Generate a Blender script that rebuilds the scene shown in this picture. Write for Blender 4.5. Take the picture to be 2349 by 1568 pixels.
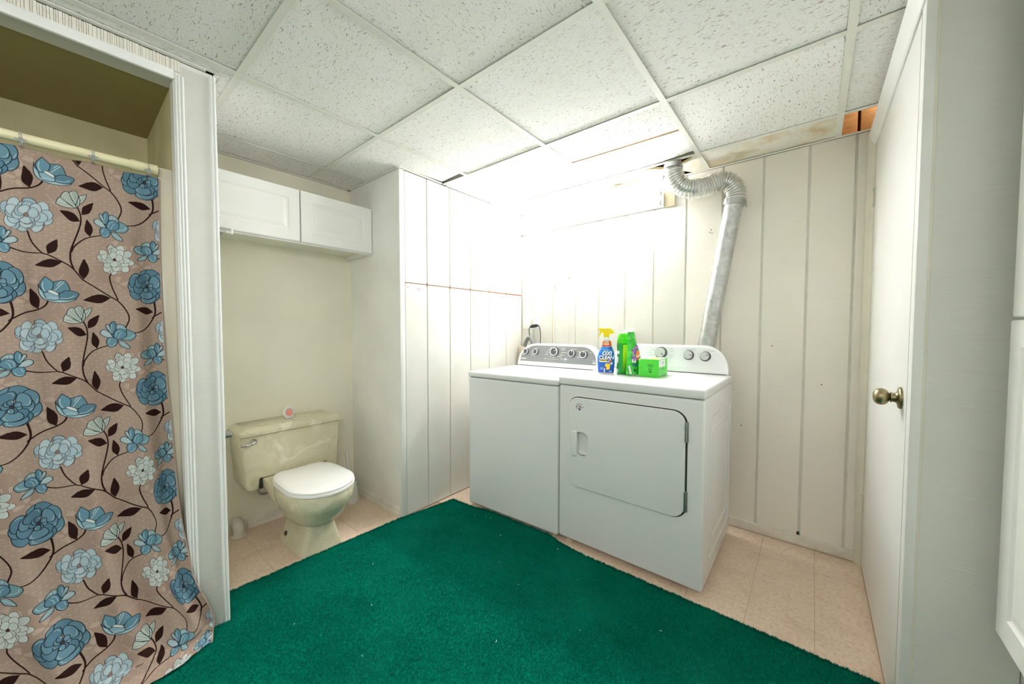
import bpy, bmesh, math, random
import numpy as np
from mathutils import Vector, Matrix
random.seed(7); np.random.seed(7)
rng = np.random.default_rng(7)
S = bpy.context.scene
for _o in list(bpy.data.objects): bpy.data.objects.remove(_o)

# ------------------------------------------------------------------ camera
CAM = Vector((1.97801, -2.54951, 1.19725))
FWD = Vector((-0.63338355, 0.77295334, -0.03699213)); RGT = Vector((0.77345446, 0.63385077, 0.00118232)); UP = Vector((-0.02436137, 0.02786286, 0.99931486))
cam = bpy.data.cameras.new('camera'); cam.sensor_width = 36; cam.sensor_fit = 'HORIZONTAL'
cam.lens = 842.1347 / 2349 * 36; cam.clip_start = 0.02
camo = bpy.data.objects.new('camera', cam); S.collection.objects.link(camo)
camo.matrix_world = Matrix(((RGT.x, UP.x, -FWD.x, CAM.x), (RGT.y, UP.y, -FWD.y, CAM.y), (RGT.z, UP.z, -FWD.z, CAM.z), (0, 0, 0, 1)))
S.camera = camo

# ------------------------------------------------------------------ world, lights, exposure
w = bpy.data.worlds.new('world'); S.world = w; w.use_nodes = True
w.node_tree.nodes['Background'].inputs[0].default_value = (0.9, 0.95, 1, 1)
w.node_tree.nodes['Background'].inputs[1].default_value = 0.05
TUBE_STRENGTH = 65.0

def area_light(name, loc, sx, sy, power, col, rot=(0, 0, 0)):
    l = bpy.data.lights.new(name, 'AREA'); l.shape = 'RECTANGLE'; l.size = sx; l.size_y = sy; l.energy = power; l.color = col
    o = bpy.data.objects.new(name, l); o.location = loc; o.rotation_euler = rot; S.collection.objects.link(o); return o
# added fill light by the right-hand wall, behind the photographer, shining across the room
area_light('side_fill', (2.37, -3.1, 1.85), 0.25, 0.7, 7.0, (0.975, 0.98, 1.0), (0, math.radians(90), 0))
# second added fill light, under the ceiling, behind the photographer
area_light('rear_fill', (1.0, -3.9, 2.14), 0.9, 0.9, 9.0, (0.98, 0.98, 1.0))
# point light added in the joist space to brighten boards above the open cell
bl = bpy.data.lights.new('joist_fill', 'POINT'); bl.energy = 0.42; bl.color = (1, 0.92, 0.80); bl.shadow_soft_size = 0.02
blo = bpy.data.objects.new('joist_fill', bl); blo.location = (2.27, -0.045, 2.36); S.collection.objects.link(blo)
S.view_settings.view_transform = 'Standard'; S.view_settings.look = 'None'; S.view_settings.gamma = 1
S.view_settings.use_curve_mapping = False
S.view_settings.exposure = 1.2
S.cycles.max_bounces = 10; S.cycles.diffuse_bounces = 6; S.cycles.glossy_bounces = 4; S.cycles.transmission_bounces = 6
S.cycles.use_denoising = True
S.cycles.sample_clamp_indirect = 8

# ------------------------------------------------------------------ materials
def srgb(r, g=None, b=None):
    if g is None: g = b = r
    f = lambda c: (c / 255 / 12.92) if c / 255 <= 0.04045 else ((c / 255 + 0.055) / 1.055) ** 2.4
    return (f(r), f(g), f(b), 1)
class N:
    def __init__(s, name):
        s.m = bpy.data.materials.new(name); s.m.use_nodes = True; s.t = s.m.node_tree
        s.b = s.t.nodes['Principled BSDF']
    def n(s, typ, **k):
        x = s.t.nodes.new(typ)
        for a, v in k.items():
            if a.startswith('i_'):
                key = a[2:]; key = int(key) if key.isdigit() else key.replace('_', ' ')
                x.inputs[key].default_value = v
            else: setattr(x, a, v)
        return x
    def l(s, a, b): s.t.links.new(a, b)
    def coord(s, scale=(1, 1, 1), kind='Object'):
        c = s.n('ShaderNodeTexCoord'); mp = s.n('ShaderNodeMapping'); mp.inputs['Scale'].default_value = scale
        s.l(c.outputs[kind], mp.inputs[0]); return mp.outputs[0]
    def noise(s, vec, scale, detail=3, rough=0.5, dist=0):
        x = s.n('ShaderNodeTexNoise'); x.inputs['Scale'].default_value = scale; x.inputs['Detail'].default_value = detail
        x.inputs['Roughness'].default_value = rough; x.inputs['Distortion'].default_value = dist
        s.l(vec, x.inputs['Vector']); return x.outputs[0]
    def ramp(s, fac, stops):
        r = s.n('ShaderNodeValToRGB'); e = r.color_ramp.elements
        while len(e) < len(stops): e.new(0.5)
        for q, (p, c) in zip(e, stops): q.position = p; q.color = c
        s.l(fac, r.inputs[0]); return r.outputs[0]
    def mix(s, fac, a, b, mode='MIX'):
        x = s.n('ShaderNodeMix', data_type='RGBA', blend_type=mode)
        for sock, v in ((0, fac), (6, a), (7, b)):
            if isinstance(v, (int, float, tuple)): x.inputs[sock].default_value = v
            else: s.l(v, x.inputs[sock])
        return x.outputs[2]
    def bump(s, h, strength=0.3, dist=0.002, nrm=None):
        x = s.n('ShaderNodeBump'); x.inputs['Strength'].default_value = strength; x.inputs['Distance'].default_value = dist
        s.l(h, x.inputs['Height'])
        if nrm is not None: s.l(nrm, x.inputs['Normal'])
        return x.outputs[0]
    def fin(s, col=None, rough=0.5, metal=0, spec=0.5, nrm=None):
        if col is not None:
            if isinstance(col, tuple): s.b.inputs['Base Color'].default_value = col
            else: s.l(col, s.b.inputs['Base Color'])
        if isinstance(rough, (int, float)): s.b.inputs['Roughness'].default_value = rough
        else: s.l(rough, s.b.inputs['Roughness'])
        s.b.inputs['Metallic'].default_value = metal; s.b.inputs['Specular IOR Level'].default_value = spec
        if nrm is not None: s.l(nrm, s.b.inputs['Normal'])
        return s.m
def plain(name, col, rough=0.5, metal=0, var=0.06, scale=8, bump=0, bscale=60, spec=0.5):
    s = N(name); c = s.coord()
    f = s.noise(c, scale, 3)
    d = tuple(max(0, x * (1 - var)) for x in col[:3]) + (1,); u = tuple(min(1, x * (1 + var * 0.6)) for x in col[:3]) + (1,)
    col2 = s.ramp(f, [(0.3, d), (0.7, u)])
    nr = s.bump(s.noise(c, bscale, 4), bump, 0.002) if bump else None
    return s.fin(col2, rough, metal, spec, nr)

def panel_mat(name, col, dirt=(0.72, 0.68, 0.58), axis='x', strength=0.35):
    """painted rough-sawn panelling: fine saw lines across the boards, faint dirt"""
    s = N(name); g = s.coord(kind='Object')
    sc = (4, 4, 260)
    mp = s.coord(sc); ln = s.noise(mp, 1.0, 4, 0.6)
    mp2 = s.coord((9, 9, 420)); ln2 = s.noise(mp2, 1.0, 2, 0.5)
    h = s.mix(0.5, ln, ln2)
    blot = s.noise(g, 2.2, 4, 0.6)
    c = s.mix(s.ramp(blot, [(0.35, (0, 0, 0, 1)), (0.8, (0.35, 0.35, 0.35, 1))]), col, tuple(a * b for a, b in zip(col[:3], dirt)) + (1,))
    c = s.mix(s.ramp(ln, [(0.28, (0.5, 0.5, 0.5, 1)), (0.45, (0, 0, 0, 1))]), c, tuple(x * 0.86 for x in col[:3]) + (1,))
    return s.fin(c, 0.55, 0, 0.35, s.bump(h, strength, 0.002))

M = {}
M['panel'] = panel_mat('panel_paint', srgb(226, 224, 216))
M['panel_b'] = panel_mat('panel_paint_cream', srgb(242, 237, 226), (0.86, 0.83, 0.75))
M['groove'] = plain('groove_paint', srgb(216, 213, 202), 0.7, scale=20)
M['plaster'] = plain('alcove_paint', srgb(240, 235, 216), 0.6, var=0.05, scale=3, bump=0.08, bscale=90)
M['plaster_g'] = plain('chase_paint', srgb(238, 237, 230), 0.6, var=0.06, scale=4, bump=0.08, bscale=120)
M['stub'] = panel_mat('stub_paint', srgb(226, 225, 218), (0.85, 0.84, 0.8), strength=0.3)
M['trim'] = plain('trim_paint', srgb(238, 238, 234), 0.4, var=0.03, scale=10)
M['trim_c'] = plain('trim_paint_cream', srgb(226, 221, 205), 0.45, var=0.05, scale=10)
M['door'] = plain('door_paint', srgb(243, 242, 238), 0.35, var=0.02, scale=3)
M['base'] = plain('baseboard_paint', srgb(232, 227, 213), 0.5, var=0.12, scale=14)
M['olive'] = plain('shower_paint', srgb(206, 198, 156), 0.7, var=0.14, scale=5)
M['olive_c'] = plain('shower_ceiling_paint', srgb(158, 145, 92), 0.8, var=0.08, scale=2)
M['stall'] = plain('stall_acrylic', srgb(214, 205, 184), 0.3, var=0.03)
M['white'] = plain('white_enamel', srgb(236, 237, 236), 0.22, var=0.012, scale=3)
M['whitep'] = plain('white_plastic', srgb(240, 240, 236), 0.35, var=0.02)
M['lam'] = plain('white_laminate', srgb(244, 243, 238), 0.3, var=0.015)
M['cabin'] = plain('cabinet_board', srgb(226, 224, 208), 0.5, var=0.03)
M['darkseam'] = plain('dark_seam', srgb(50, 52, 48), 0.7)
M['black'] = plain('black_rubber', srgb(34, 34, 35), 0.5)
M['dark'] = plain('knob_grey', srgb(84, 86, 88), 0.35)
M['facegrey'] = plain('control_panel_grey', srgb(142, 144, 144), 0.35, var=0.02)
M['facewhite'] = plain('control_panel_white', srgb(228, 229, 230), 0.3, var=0.01)
M['knobsil'] = plain('knob_silver', srgb(190, 191, 190), 0.4, var=0.03)
M['ink'] = plain('ink_white', srgb(246, 246, 246), 0.5)
M['inkgrey'] = plain('ink_grey', srgb(168, 170, 172), 0.5)
M['inkdark'] = plain('ink_dark', srgb(40, 52, 50), 0.5)
M['chrome'] = plain('chrome', srgb(214, 214, 212), 0.14, 1, var=0.03)
M['steel'] = plain('hinge_steel', srgb(180, 182, 180), 0.3, 1, var=0.08)
M['wood'] = None
M['rodp'] = plain('rod_cream', srgb(234, 224, 184), 0.35, var=0.03)
M['tiled'] = plain('tile_core', srgb(196, 168, 124), 0.9, var=0.2, scale=60, bump=0.4, bscale=200)
M['tee'] = plain('grid_paint', srgb(232, 231, 222), 0.4, var=0.03)
M['plen'] = plain('plenum_dark', srgb(70, 60, 50), 0.9, var=0.3)
M['hose'] = plain('hose_grey', srgb(126, 128, 126), 0.5)
M['pvc'] = plain('standpipe', srgb(214, 200, 172), 0.6, var=0.15, scale=40)

def wood_mat():
    s = N('joist_wood'); v = s.coord((3, 3, 60)); f = s.noise(v, 1.5, 5, 0.6, 0.4)
    v2 = s.coord((25, 25, 160)); g = s.noise(v2, 1, 2)
    c = s.ramp(f, [(0.3, srgb(222, 168, 108)), (0.7, srgb(240, 198, 140))])
    c = s.mix(s.ramp(g, [(0.3, (0.3, 0.3, 0.3, 1)), (0.5, (0, 0, 0, 1))]), c, srgb(150, 92, 44))
    return s.fin(c, 0.7)
M['wood'] = wood_mat()
def furring():
    s = N('furring_wood'); v = s.coord((3, 3, 200)); f = s.noise(v, 1.5, 5)
    return s.fin(s.ramp(f, [(0.3, srgb(96, 58, 34)), (0.7, srgb(150, 98, 60))]), 0.8)
M['furring'] = furring()

def ceiling_tile_mat(name, ax):
    """fissured mineral-fibre tile: worm-like pits and pin holes"""
    s = N(name)
    tc = s.n('ShaderNodeTexCoord'); mp = s.n('ShaderNodeMapping')
    oi = s.n('ShaderNodeObjectInfo'); cmb = s.n('ShaderNodeVectorMath', operation='SCALE'); cmb.inputs[0].default_value = (37, 21, 11)
    s.l(oi.outputs['Random'], cmb.inputs['Scale'])
    add = s.n('ShaderNodeVectorMath', operation='ADD'); s.l(tc.outputs['Object'], add.inputs[0]); s.l(cmb.outputs[0], add.inputs[1])
    s.l(add.outputs[0], mp.inputs[0]); v = mp.outputs[0]
    mp.inputs['Scale'].default_value = (1, 1, 1)
    # warp
    wn = s.n('ShaderNodeTexNoise'); wn.inputs['Scale'].default_value = 28; wn.inputs['Detail'].default_value = 2; s.l(v, wn.inputs['Vector'])
    wv = s.n('ShaderNodeVectorMath', operation='SCALE'); wv.inputs['Scale'].default_value = 0.022; s.l(wn.outputs['Color'], wv.inputs[0])
    v2 = s.n('ShaderNodeVectorMath', operation='ADD'); s.l(v, v2.inputs[0]); s.l(wv.outputs[0], v2.inputs[1])
    st = s.n('ShaderNodeMapping'); st.inputs['Scale'].default_value = (1, 4.2, 1) if ax == 'x' else (4.2, 1, 1); s.l(v2.outputs[0], st.inputs[0])
    worm = s.noise(st.outputs[0], 50, 1.0, 0.35)
    wm = s.ramp(worm, [(0.662, (0, 0, 0, 1)), (0.70, (1, 1, 1, 1))])
    pin = s.noise(v, 230, 1.0, 0.5); pm = s.ramp(pin, [(0.60, (0, 0, 0, 1)), (0.68, (1, 1, 1, 1))])
    fine = s.noise(v, 330, 3, 0.6)
    st2 = s.noise(v, 3.0, 4, 0.6)
    c = s.mix(s.ramp(st2, [(0.5, (0, 0, 0, 1)), (0.9, (0.5, 0.5, 0.5, 1))]), srgb(247, 246, 243), srgb(238, 234, 224))
    c = s.mix(s.ramp(pm, [(0, (0, 0, 0, 1)), (1, (0.40, 0.40, 0.40, 1))]), c, srgb(188, 180, 162))
    c = s.mix(s.ramp(wm, [(0, (0, 0, 0, 1)), (1, (0.8, 0.8, 0.8, 1))]), c, srgb(168, 157, 134))
    inv = s.n('ShaderNodeMath', operation='MULTIPLY_ADD'); s.l(wm, inv.inputs[0]); inv.inputs[1].default_value = -1.0; s.l(fine, inv.inputs[2])
    inv2 = s.n('ShaderNodeMath', operation='MULTIPLY_ADD'); s.l(pm, inv2.inputs[0]); inv2.inputs[1].default_value = -0.5; s.l(inv.outputs[0], inv2.inputs[2])
    return s.fin(c, 0.9, 0, 0.1, s.bump(inv2.outputs[0], 0.5, 0.002))
M['ctile'] = ceiling_tile_mat('ceiling_tile_fissured', 'x')
M['ctile_y'] = ceiling_tile_mat('ceiling_tile_fissured_cross', 'y')
def stain_tile():
    s = N('ceiling_tile_stained'); v = s.coord()
    f = s.noise(v, 7, 5, 0.6, 0.5); g = s.noise(s.coord((6, 30, 1)), 8, 3)
    c = s.mix(s.ramp(f, [(0.45, (0, 0, 0, 1)), (0.7, (0.8, 0.8, 0.8, 1))]), srgb(236, 232, 220), srgb(206, 178, 130))
    c = s.mix(s.ramp(g, [(0.62, (0, 0, 0, 1)), (0.7, (0.7, 0.7, 0.7, 1))]), c, srgb(160, 146, 118))
    return s.fin(c, 0.9, 0, 0.1, s.bump(g, 0.3))
M['cstain'] = stain_tile()

def vinyl_mat():
    s = N('vinyl_tile'); v = s.coord(kind='Object')
    oi = s.n('ShaderNodeObjectInfo')
    f = s.noise(v, 70, 4, 0.65); g = s.noise(v, 9, 3); sp = s.noise(v, 240, 2)
    c = s.ramp(f, [(0.3, srgb(212, 187, 163)), (0.5, srgb(231, 208, 186)), (0.72, srgb(240, 221, 202))])
    c = s.mix(s.ramp(g, [(0.5, (0, 0, 0, 1)), (0.85, (0.5, 0.5, 0.5, 1))]), c, srgb(198, 166, 138))
    c = s.mix(s.ramp(sp, [(0.68, (0, 0, 0, 1)), (0.78, (0.5, 0.5, 0.5, 1))]), c, srgb(172, 138, 110))
    c = s.mix(oi.outputs['Random'], c, s.mix(0.06, c, srgb(190, 160, 132)))
    return s.fin(c, 0.42, 0, 0.4, s.bump(f, 0.06, 0.001))
M['vinyl'] = vinyl_mat()
M['vjoint'] = plain('vinyl_joint', srgb(184, 156, 130), 0.7)

def carpet_mat():
    s = N('carpet_green'); g = s.n('ShaderNodeNewGeometry')
    f = s.noise(g.outputs['Position'], 3.2, 4, 0.6, 0.3); k = s.noise(g.outputs['Position'], 260, 2)
    c = s.ramp(f, [(0.32, srgb(0, 110, 88)), (0.52, srgb(2, 128, 104)), (0.72, srgb(26, 142, 118))])
    c = s.mix(s.ramp(k, [(0.35, (0.55, 0.55, 0.55, 1)), (0.6, (0, 0, 0, 1))]), c, srgb(0, 66, 50))
    return s.fin(c, 0.95, 0, 0.05)
M['carpet'] = carpet_mat()
M['carpet_b'] = plain('carpet_backing', srgb(0, 108, 86), .95, var=.15, scale=5, spec=.03)

def marble():
    s = N('marbled_vitreous'); v = s.coord(kind='Object')
    d = s.noise(v, 3.5, 3, 0.5); 
    mp = s.n('ShaderNodeMapping'); mp.inputs['Scale'].default_value = (1.5, 1.2, 2.8); 
    wn = s.n('ShaderNodeTexNoise'); wn.inputs['Scale'].default_value = 3.2; s.l(v, wn.inputs['Vector'])
    sc = s.n('ShaderNodeVectorMath', operation='SCALE'); sc.inputs['Scale'].default_value = 0.9; s.l(wn.outputs['Color'], sc.inputs[0])
    ad = s.n('ShaderNodeVectorMath', operation='ADD'); s.l(v, ad.inputs[0]); s.l(sc.outputs[0], ad.inputs[1]); s.l(ad.outputs[0], mp.inputs[0])
    f = s.noise(mp.outputs[0], 2.6, 3, 0.5, 0.7)
    c = s.ramp(f, [(0.28, srgb(204, 196, 164)), (0.44, srgb(218, 211, 182)), (0.56, srgb(208, 200, 170)), (0.68, srgb(228, 222, 198))])
    return s.fin(c, 0.16, 0, 0.5)
M['marble'] = marble()

def galv(name, ribs=False):
    s = N(name); v = s.coord(kind='Object')
    f = s.noise(v, 22, 4, 0.6, 0.6); g = s.n('ShaderNodeTexVoronoi'); g.inputs['Scale'].default_value = 55; s.l(v, g.inputs['Vector'])
    c = s.ramp(f, [(0.3, srgb(166, 170, 170)), (0.7, srgb(206, 210, 208))])
    c = s.mix(0.12, c, g.outputs['Color'])
    hs = s.n('ShaderNodeHueSaturation'); hs.inputs['Saturation'].default_value = 0.15; s.l(c, hs.inputs['Color'])
    r = s.n('ShaderNodeMapRange'); r.inputs['To Min'].default_value = 0.28; r.inputs['To Max'].default_value = 0.5; s.l(f, r.inputs['Value'])
    return s.fin(hs.outputs[0], r.outputs[0], 0.9)
M['galv'] = galv('galvanized_steel')
M['flex'] = plain('flex_foil', srgb(216, 216, 212), 0.3, 0.85, var=0.08, scale=40)
def brass():
    s = N('antique_brass'); v = s.coord(); f = s.noise(v, 30, 3)
    return s.fin(s.ramp(f, [(0.3, srgb(140, 128, 96)), (0.7, srgb(176, 164, 128))]), 0.34, 1)
M['brass'] = brass()
def emis():
    s = N('tube_glow'); s.b.inputs['Emission Color'].default_value = (0.955, 0.975, 1, 1); s.b.inputs['Emission Strength'].default_value = TUBE_STRENGTH
    return s.fin(srgb(250), 0.4)
M['tube'] = emis()
def clear(name, col, rough=0.05):
    s = N(name); s.b.inputs['Transmission Weight'].default_value = 0.9; s.b.inputs['IOR'].default_value = 1.4
    return s.fin(col, rough)
M['clear'] = clear('clear_plastic', (0.95, 0.97, 1, 1))
M['frost'] = plain('frosted_plastic', srgb(226, 226, 222), 0.3, var=0.03)

# ------------------------------------------------------------------ geometry helpers
class MB:
    def __init__(s): s.v = []; s.f = []; s.m = []
    def add(s, vs, fs, m=0):
        o = len(s.v); s.v += [tuple(p) for p in vs]; s.f += [tuple(i + o for i in f) for f in fs]; s.m += [m] * len(fs); return s
    def box(s, x0, x1, y0, y1, z0, z1, m=0):
        return s.add([(x0, y0, z0), (x1, y0, z0), (x1, y1, z0), (x0, y1, z0), (x0, y0, z1), (x1, y0, z1), (x1, y1, z1), (x0, y1, z1)],
                     [(3, 2, 1, 0), (4, 5, 6, 7), (0, 1, 5, 4), (1, 2, 6, 5), (2, 3, 7, 6), (3, 0, 4, 7)], m)
    def loft(s, rings, m=0, cap=True):
        n = len(rings[0]); vs = [p for r in rings for p in r]; fs = []
        for i in range(len(rings) - 1):
            for j in range(n):
                k = (j + 1) % n; fs.append((i * n + j, i * n + k, (i + 1) * n + k, (i + 1) * n + j))
        if cap: fs.append(tuple(range(n))[::-1]); fs.append(tuple((len(rings) - 1) * n + j for j in range(n)))
        return s.add(vs, fs, m)
    def prism(s, pts, plane, a0, a1, m=0):
        P = {'xy': lambda p, a: (p[0], p[1], a), 'xz': lambda p, a: (p[0], a, p[1]), 'yz': lambda p, a: (a, p[0], p[1])}[plane]
        return s.loft([[P(p, a0) for p in pts], [P(p, a1) for p in pts]], m)
    def tube(s, path, r, n=12, m=0, cap=True):
        path = [Vector(p) for p in path]; R = r if hasattr(r, '__len__') else [r] * len(path)
        t0 = (path[1] - path[0]).normalized(); a = Vector((0, 0, 1)) if abs(t0.z) < 0.9 else Vector((1, 0, 0))
        u = t0.cross(a).normalized(); rings = []
        for i, p in enumerate(path):
            t = (path[min(i + 1, len(path) - 1)] - path[max(i - 1, 0)]).normalized()
            u = (u - t * u.dot(t)).normalized(); v = t.cross(u)
            rings.append([p + (u * math.cos(2 * math.pi * j / n) + v * math.sin(2 * math.pi * j / n)) * R[i] for j in range(n)])
        return s.loft(rings, m, cap)
    def lathe(s, prof, axis='z', o=(0, 0, 0), n=24, m=0):
        rings = []
        for r, h in prof:
            ring = []
            for j in range(n):
                a = 2 * math.pi * j / n; c, d = r * math.cos(a), r * math.sin(a)
                p = {'z': (c, d, h), 'y': (c, h, d), 'x': (h, c, d)}[axis]; ring.append((p[0] + o[0], p[1] + o[1], p[2] + o[2]))
            rings.append(ring)
        return s.loft(rings, m)
    def grid(s, nu, nv, fn, m=0):
        vs = [fn(i / nu, j / nv) for j in range(nv + 1) for i in range(nu + 1)]
        return s.add(vs, [(j * (nu + 1) + i, j * (nu + 1) + i + 1, (j + 1) * (nu + 1) + i + 1, (j + 1) * (nu + 1) + i) for j in range(nv) for i in range(nu)], m)
    def build(s, name, mats, parent=None, bevel=0, seg=2, ang=35, loc=None, rot=None, fix=True, smooth=True, limit=30):
        me = bpy.data.meshes.new(name); bm = bmesh.new(); vs = [bm.verts.new(p) for p in s.v]
        for f, mi in zip(s.f, s.m):
            try: q = bm.faces.new([vs[i] for i in f]); q.material_index = mi
            except ValueError: pass
        if fix: bmesh.ops.recalc_face_normals(bm, faces=bm.faces)
        if bevel:
            es = [e for e in bm.edges if len(e.link_faces) == 2 and e.calc_face_angle(0) > math.radians(limit)]
            bmesh.ops.bevel(bm, geom=es, offset=bevel, segments=seg, affect='EDGES', profile=0.5, clamp_overlap=True)
        bm.to_mesh(me); bm.free()
        return link(name, me, mats, parent, smooth, ang, loc, rot)
def link(name, me, mats, parent=None, smooth=True, ang=35, loc=None, rot=None):
    for m in (mats if isinstance(mats, (list, tuple)) else [mats]): me.materials.append(M[m] if isinstance(m, str) else m)
    if smooth and len(me.polygons):
        me.polygons.foreach_set('use_smooth', [True] * len(me.polygons)); me.set_sharp_from_angle(angle=math.radians(ang))
    o = bpy.data.objects.new(name, me); S.collection.objects.link(o)
    if parent: o.parent = parent
    if loc: o.location = loc
    if rot: o.rotation_euler = rot
    return o
def thing(name, loc, label, cat, group=None, rz=0):
    o = bpy.data.objects.new(name, None); S.collection.objects.link(o); o.location = loc; o.rotation_euler = (0, 0, rz)
    o.empty_display_size = 0.1; return tag(o, label, cat, group)
def tag(o, label, cat, group=None):
    o['label'] = label; o['category'] = cat
    if group: o['group'] = group
    return o
def struct(o): o['kind'] = 'structure'; return o
def dup(o, name, parent=None, loc=None, rot=None):
    c = o.copy(); c.name = name; S.collection.objects.link(c)
    if parent: c.parent = parent
    if loc: c.location = loc
    if rot: c.rotation_euler = rot
    return c
def rrect(x0, x1, z0, z1, r, n=6):
    p = []
    for cx, cz, a in ((x1 - r, z1 - r, 0), (x0 + r, z1 - r, 90), (x0 + r, z0 + r, 180), (x1 - r, z0 + r, 270)):
        for i in range(n + 1):
            t = math.radians(a + 90 * i / n); p.append((cx + r * math.cos(t), cz + r * math.sin(t)))
    return p
def spline(pts, n=8):
    P = [Vector(p) for p in pts]; P = [P[0] * 2 - P[1]] + P + [P[-1] * 2 - P[-2]]; out = []
    for i in range(1, len(P) - 2):
        a, b, c, d = P[i - 1], P[i], P[i + 1], P[i + 2]
        for k in range(n):
            t = k / n; out.append(0.5 * ((2 * b) + (c - a) * t + (2 * a - 5 * b + 4 * c - d) * t * t + (3 * b - a - 3 * c + d) * t ** 3))
    out.append(P[-2]); return out
def lettering(name, txt, size, fn, mat, parent, bold=0, shear=0, spacing=1, align='CENTER'):
    """flat print: letter outlines laid on a surface by fn(x, z) -> point"""
    cu = bpy.data.curves.new('t', 'FONT'); cu.body = txt; cu.size = size; cu.align_x = align; cu.offset = bold; cu.shear = shear; cu.space_character = spacing
    cu.resolution_u = 3
    o = bpy.data.objects.new('t', cu); S.collection.objects.link(o)
    dg = bpy.context.evaluated_depsgraph_get(); me0 = o.evaluated_get(dg).to_mesh()
    vs = [fn(v.co.x, v.co.y) for v in me0.vertices]; fs = [tuple(p.vertices) for p in me0.polygons]
    o.evaluated_get(dg).to_mesh_clear(); bpy.data.objects.remove(o); bpy.data.curves.remove(cu)
    b = MB(); b.add(vs, fs); return b.build(name, mat, parent, fix=False, smooth=False)
def cut(o, cutter):
    md = o.modifiers.new('c', 'BOOLEAN'); md.object = cutter; md.operation = 'DIFFERENCE'; md.solver = 'EXACT'
    dg = bpy.context.evaluated_depsgraph_get(); me = bpy.data.meshes.new_from_object(o.evaluated_get(dg))
    o.modifiers.clear(); o.data = me; bpy.data.objects.remove(cutter)
    me.polygons.foreach_set('use_smooth', [True] * len(me.polygons)); me.set_sharp_from_angle(angle=math.radians(35))

# ------------------------------------------------------------------ room dimensions
H = 2.177; XA = -0.612; YC = -1.226; XS = 0.157; YS = -2.154; YSH = -2.269; XR = 2.193; YN = -1.06; XF = 2.40; YB = -5.0
DECK = 2.50

# ------------------------------------------------------------------ floor
fl = struct(MB().box(-1.0, 2.6, -5.1, 0.1, -0.06, -0.0012).build('floor', 'vjoint', None))
def vtile(x0, x1, y0, y1, cove=False):
    g = 0.0008; b = MB()
    if cove:
        n = 10; ys = [y0 + g + (y1 - y0 - g) * i / n for i in range(n + 1)]
        def zc(y): return 0.010 * math.exp(-((y + 0.085) / 0.032) ** 2)
        b.loft([[(x0 + g, y, -0.004), (x1 - g, y, -0.004), (x1 - g, y, zc(y)), (x0 + g, y, zc(y))] for y in ys])
        return b.build('tile', 'vinyl', fl)
    b.box(x0 + g, x1 - g, y0 + g, y1 - g, -0.004, 0.0)
    return b.build('tile', 'vinyl', fl, smooth=False)
xl = [2.012 + 0.181] + [2.012 - 0.225 * k for k in range(9)] + [0.0]
yl = [0.0, -0.237, -0.4705, -0.704, -0.9375]
for i in range(len(xl) - 1):
    for j in range(len(yl) - 1):
        vtile(xl[i + 1], xl[i], yl[j + 1], yl[j], cove=(j == 0))
xl2 = [XA, -0.522, -0.302, -0.082, 0.15]; yl2 = [YC, -1.266, -1.486, -1.704, -1.922, -2.15]
for i in range(4):
    for j in range(5): vtile(xl2[i], xl2[i + 1], yl2[j + 1], yl2[j])

# ------------------------------------------------------------------ ceiling
ce = struct(MB().box(-1.0, 2.6, -5.1, 0.12, DECK, DECK + 0.05).build('ceiling', 'plen', None))
GX = [-0.37, 0.235, 0.837, 1.455, 2.053]; GY = [-0.267, -0.878, -1.499, -2.092, -2.70, -3.31, -3.92, -4.53]
def tee(x0, x1, y0, y1):
    lift = 0.0006 if x1 - x0 > y1 - y0 else 0.0
    o = MB().box(x0, x1, y0, y1, H - 0.0015, H + 0.0005).box(*( (x0, x1, (y0 + y1) / 2 - 0.001, (y0 + y1) / 2 + 0.001) if x1 - x0 > y1 - y0 else ((x0 + x1) / 2 - 0.001, (x0 + x1) / 2 + 0.001, y0, y1)), H, H + 0.03).build('grid_bar', 'tee', ce, smooth=False); o.location.z = lift
hw = 0.0125
def xlim(y):   # left limit of ceiling at row y
    if y > YC: return 0.0
    if y > YS: return XA
    return XS
for x in GX:
    ya = 0.0 if x > 0 else YC
    tee(x - hw, x + hw, YB if x > XS else YS, ya)
for y in GY:
    x1 = XR if y > YN else XF
    tee(xlim(y), x1, y - hw, y + hw)
# wall angle
def angle(x0, x1, y0, y1): MB().box(x0, x1, y0, y1, H - 0.0026, H + 0.001).build('wall_angle', 'tee', ce, smooth=False)
angle(0, XR, -0.018, 0); angle(XA, 0, YC - 0.018, YC); angle(0, 0.018, YC - 0.01, -0.9); angle(0, .018, -.86, 0); angle(XA, XA + 0.018, YS, YC); angle(XS, XS + 0.02, YB, YSH + 0.09)
angle(XA, XS, YS, YS + 0.016)
TILE = {}
def ctile(x0, x1, y0, y1, mat='ctile', dz=0.0, tilt=(0, 0), ins=0.004):
    sx, sy = round(x1 - x0 - 2 * ins, 4), round(y1 - y0 - 2 * ins, 4); k = (sx, sy, mat)
    lc = ((x0 + x1) / 2, (y0 + y1) / 2, H + 0.004 + dz); rt = (tilt[0], tilt[1], 0)
    if k in TILE: return dup(TILE[k], 'ceiling_tile', ce, lc, rt)
    b = MB().box(-sx / 2, sx / 2, -sy / 2, sy / 2, 0, 0.015); b.m = [1, 1, 1, 1, 1, 1]; b.m[0] = 0
    TILE[k] = b.build('ceiling_tile', [mat, 'tiled'], ce, loc=lc, rot=rt, smooth=False); return TILE[k]
def cpoly(pts, mat='ctile', z=H + 0.003, th=0.015, name='ceiling_tile'):
    b = MB().prism(pts, 'xy', z, z + th); n = len(pts); b.m = [1] * n + [0, 1]
    return b.build(name, [mat, 'tiled'], ce, smooth=False)
colx = [XA] + GX + [XR]
rowy = [0.0] + GY + [YB]
random.seed(3)
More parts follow.
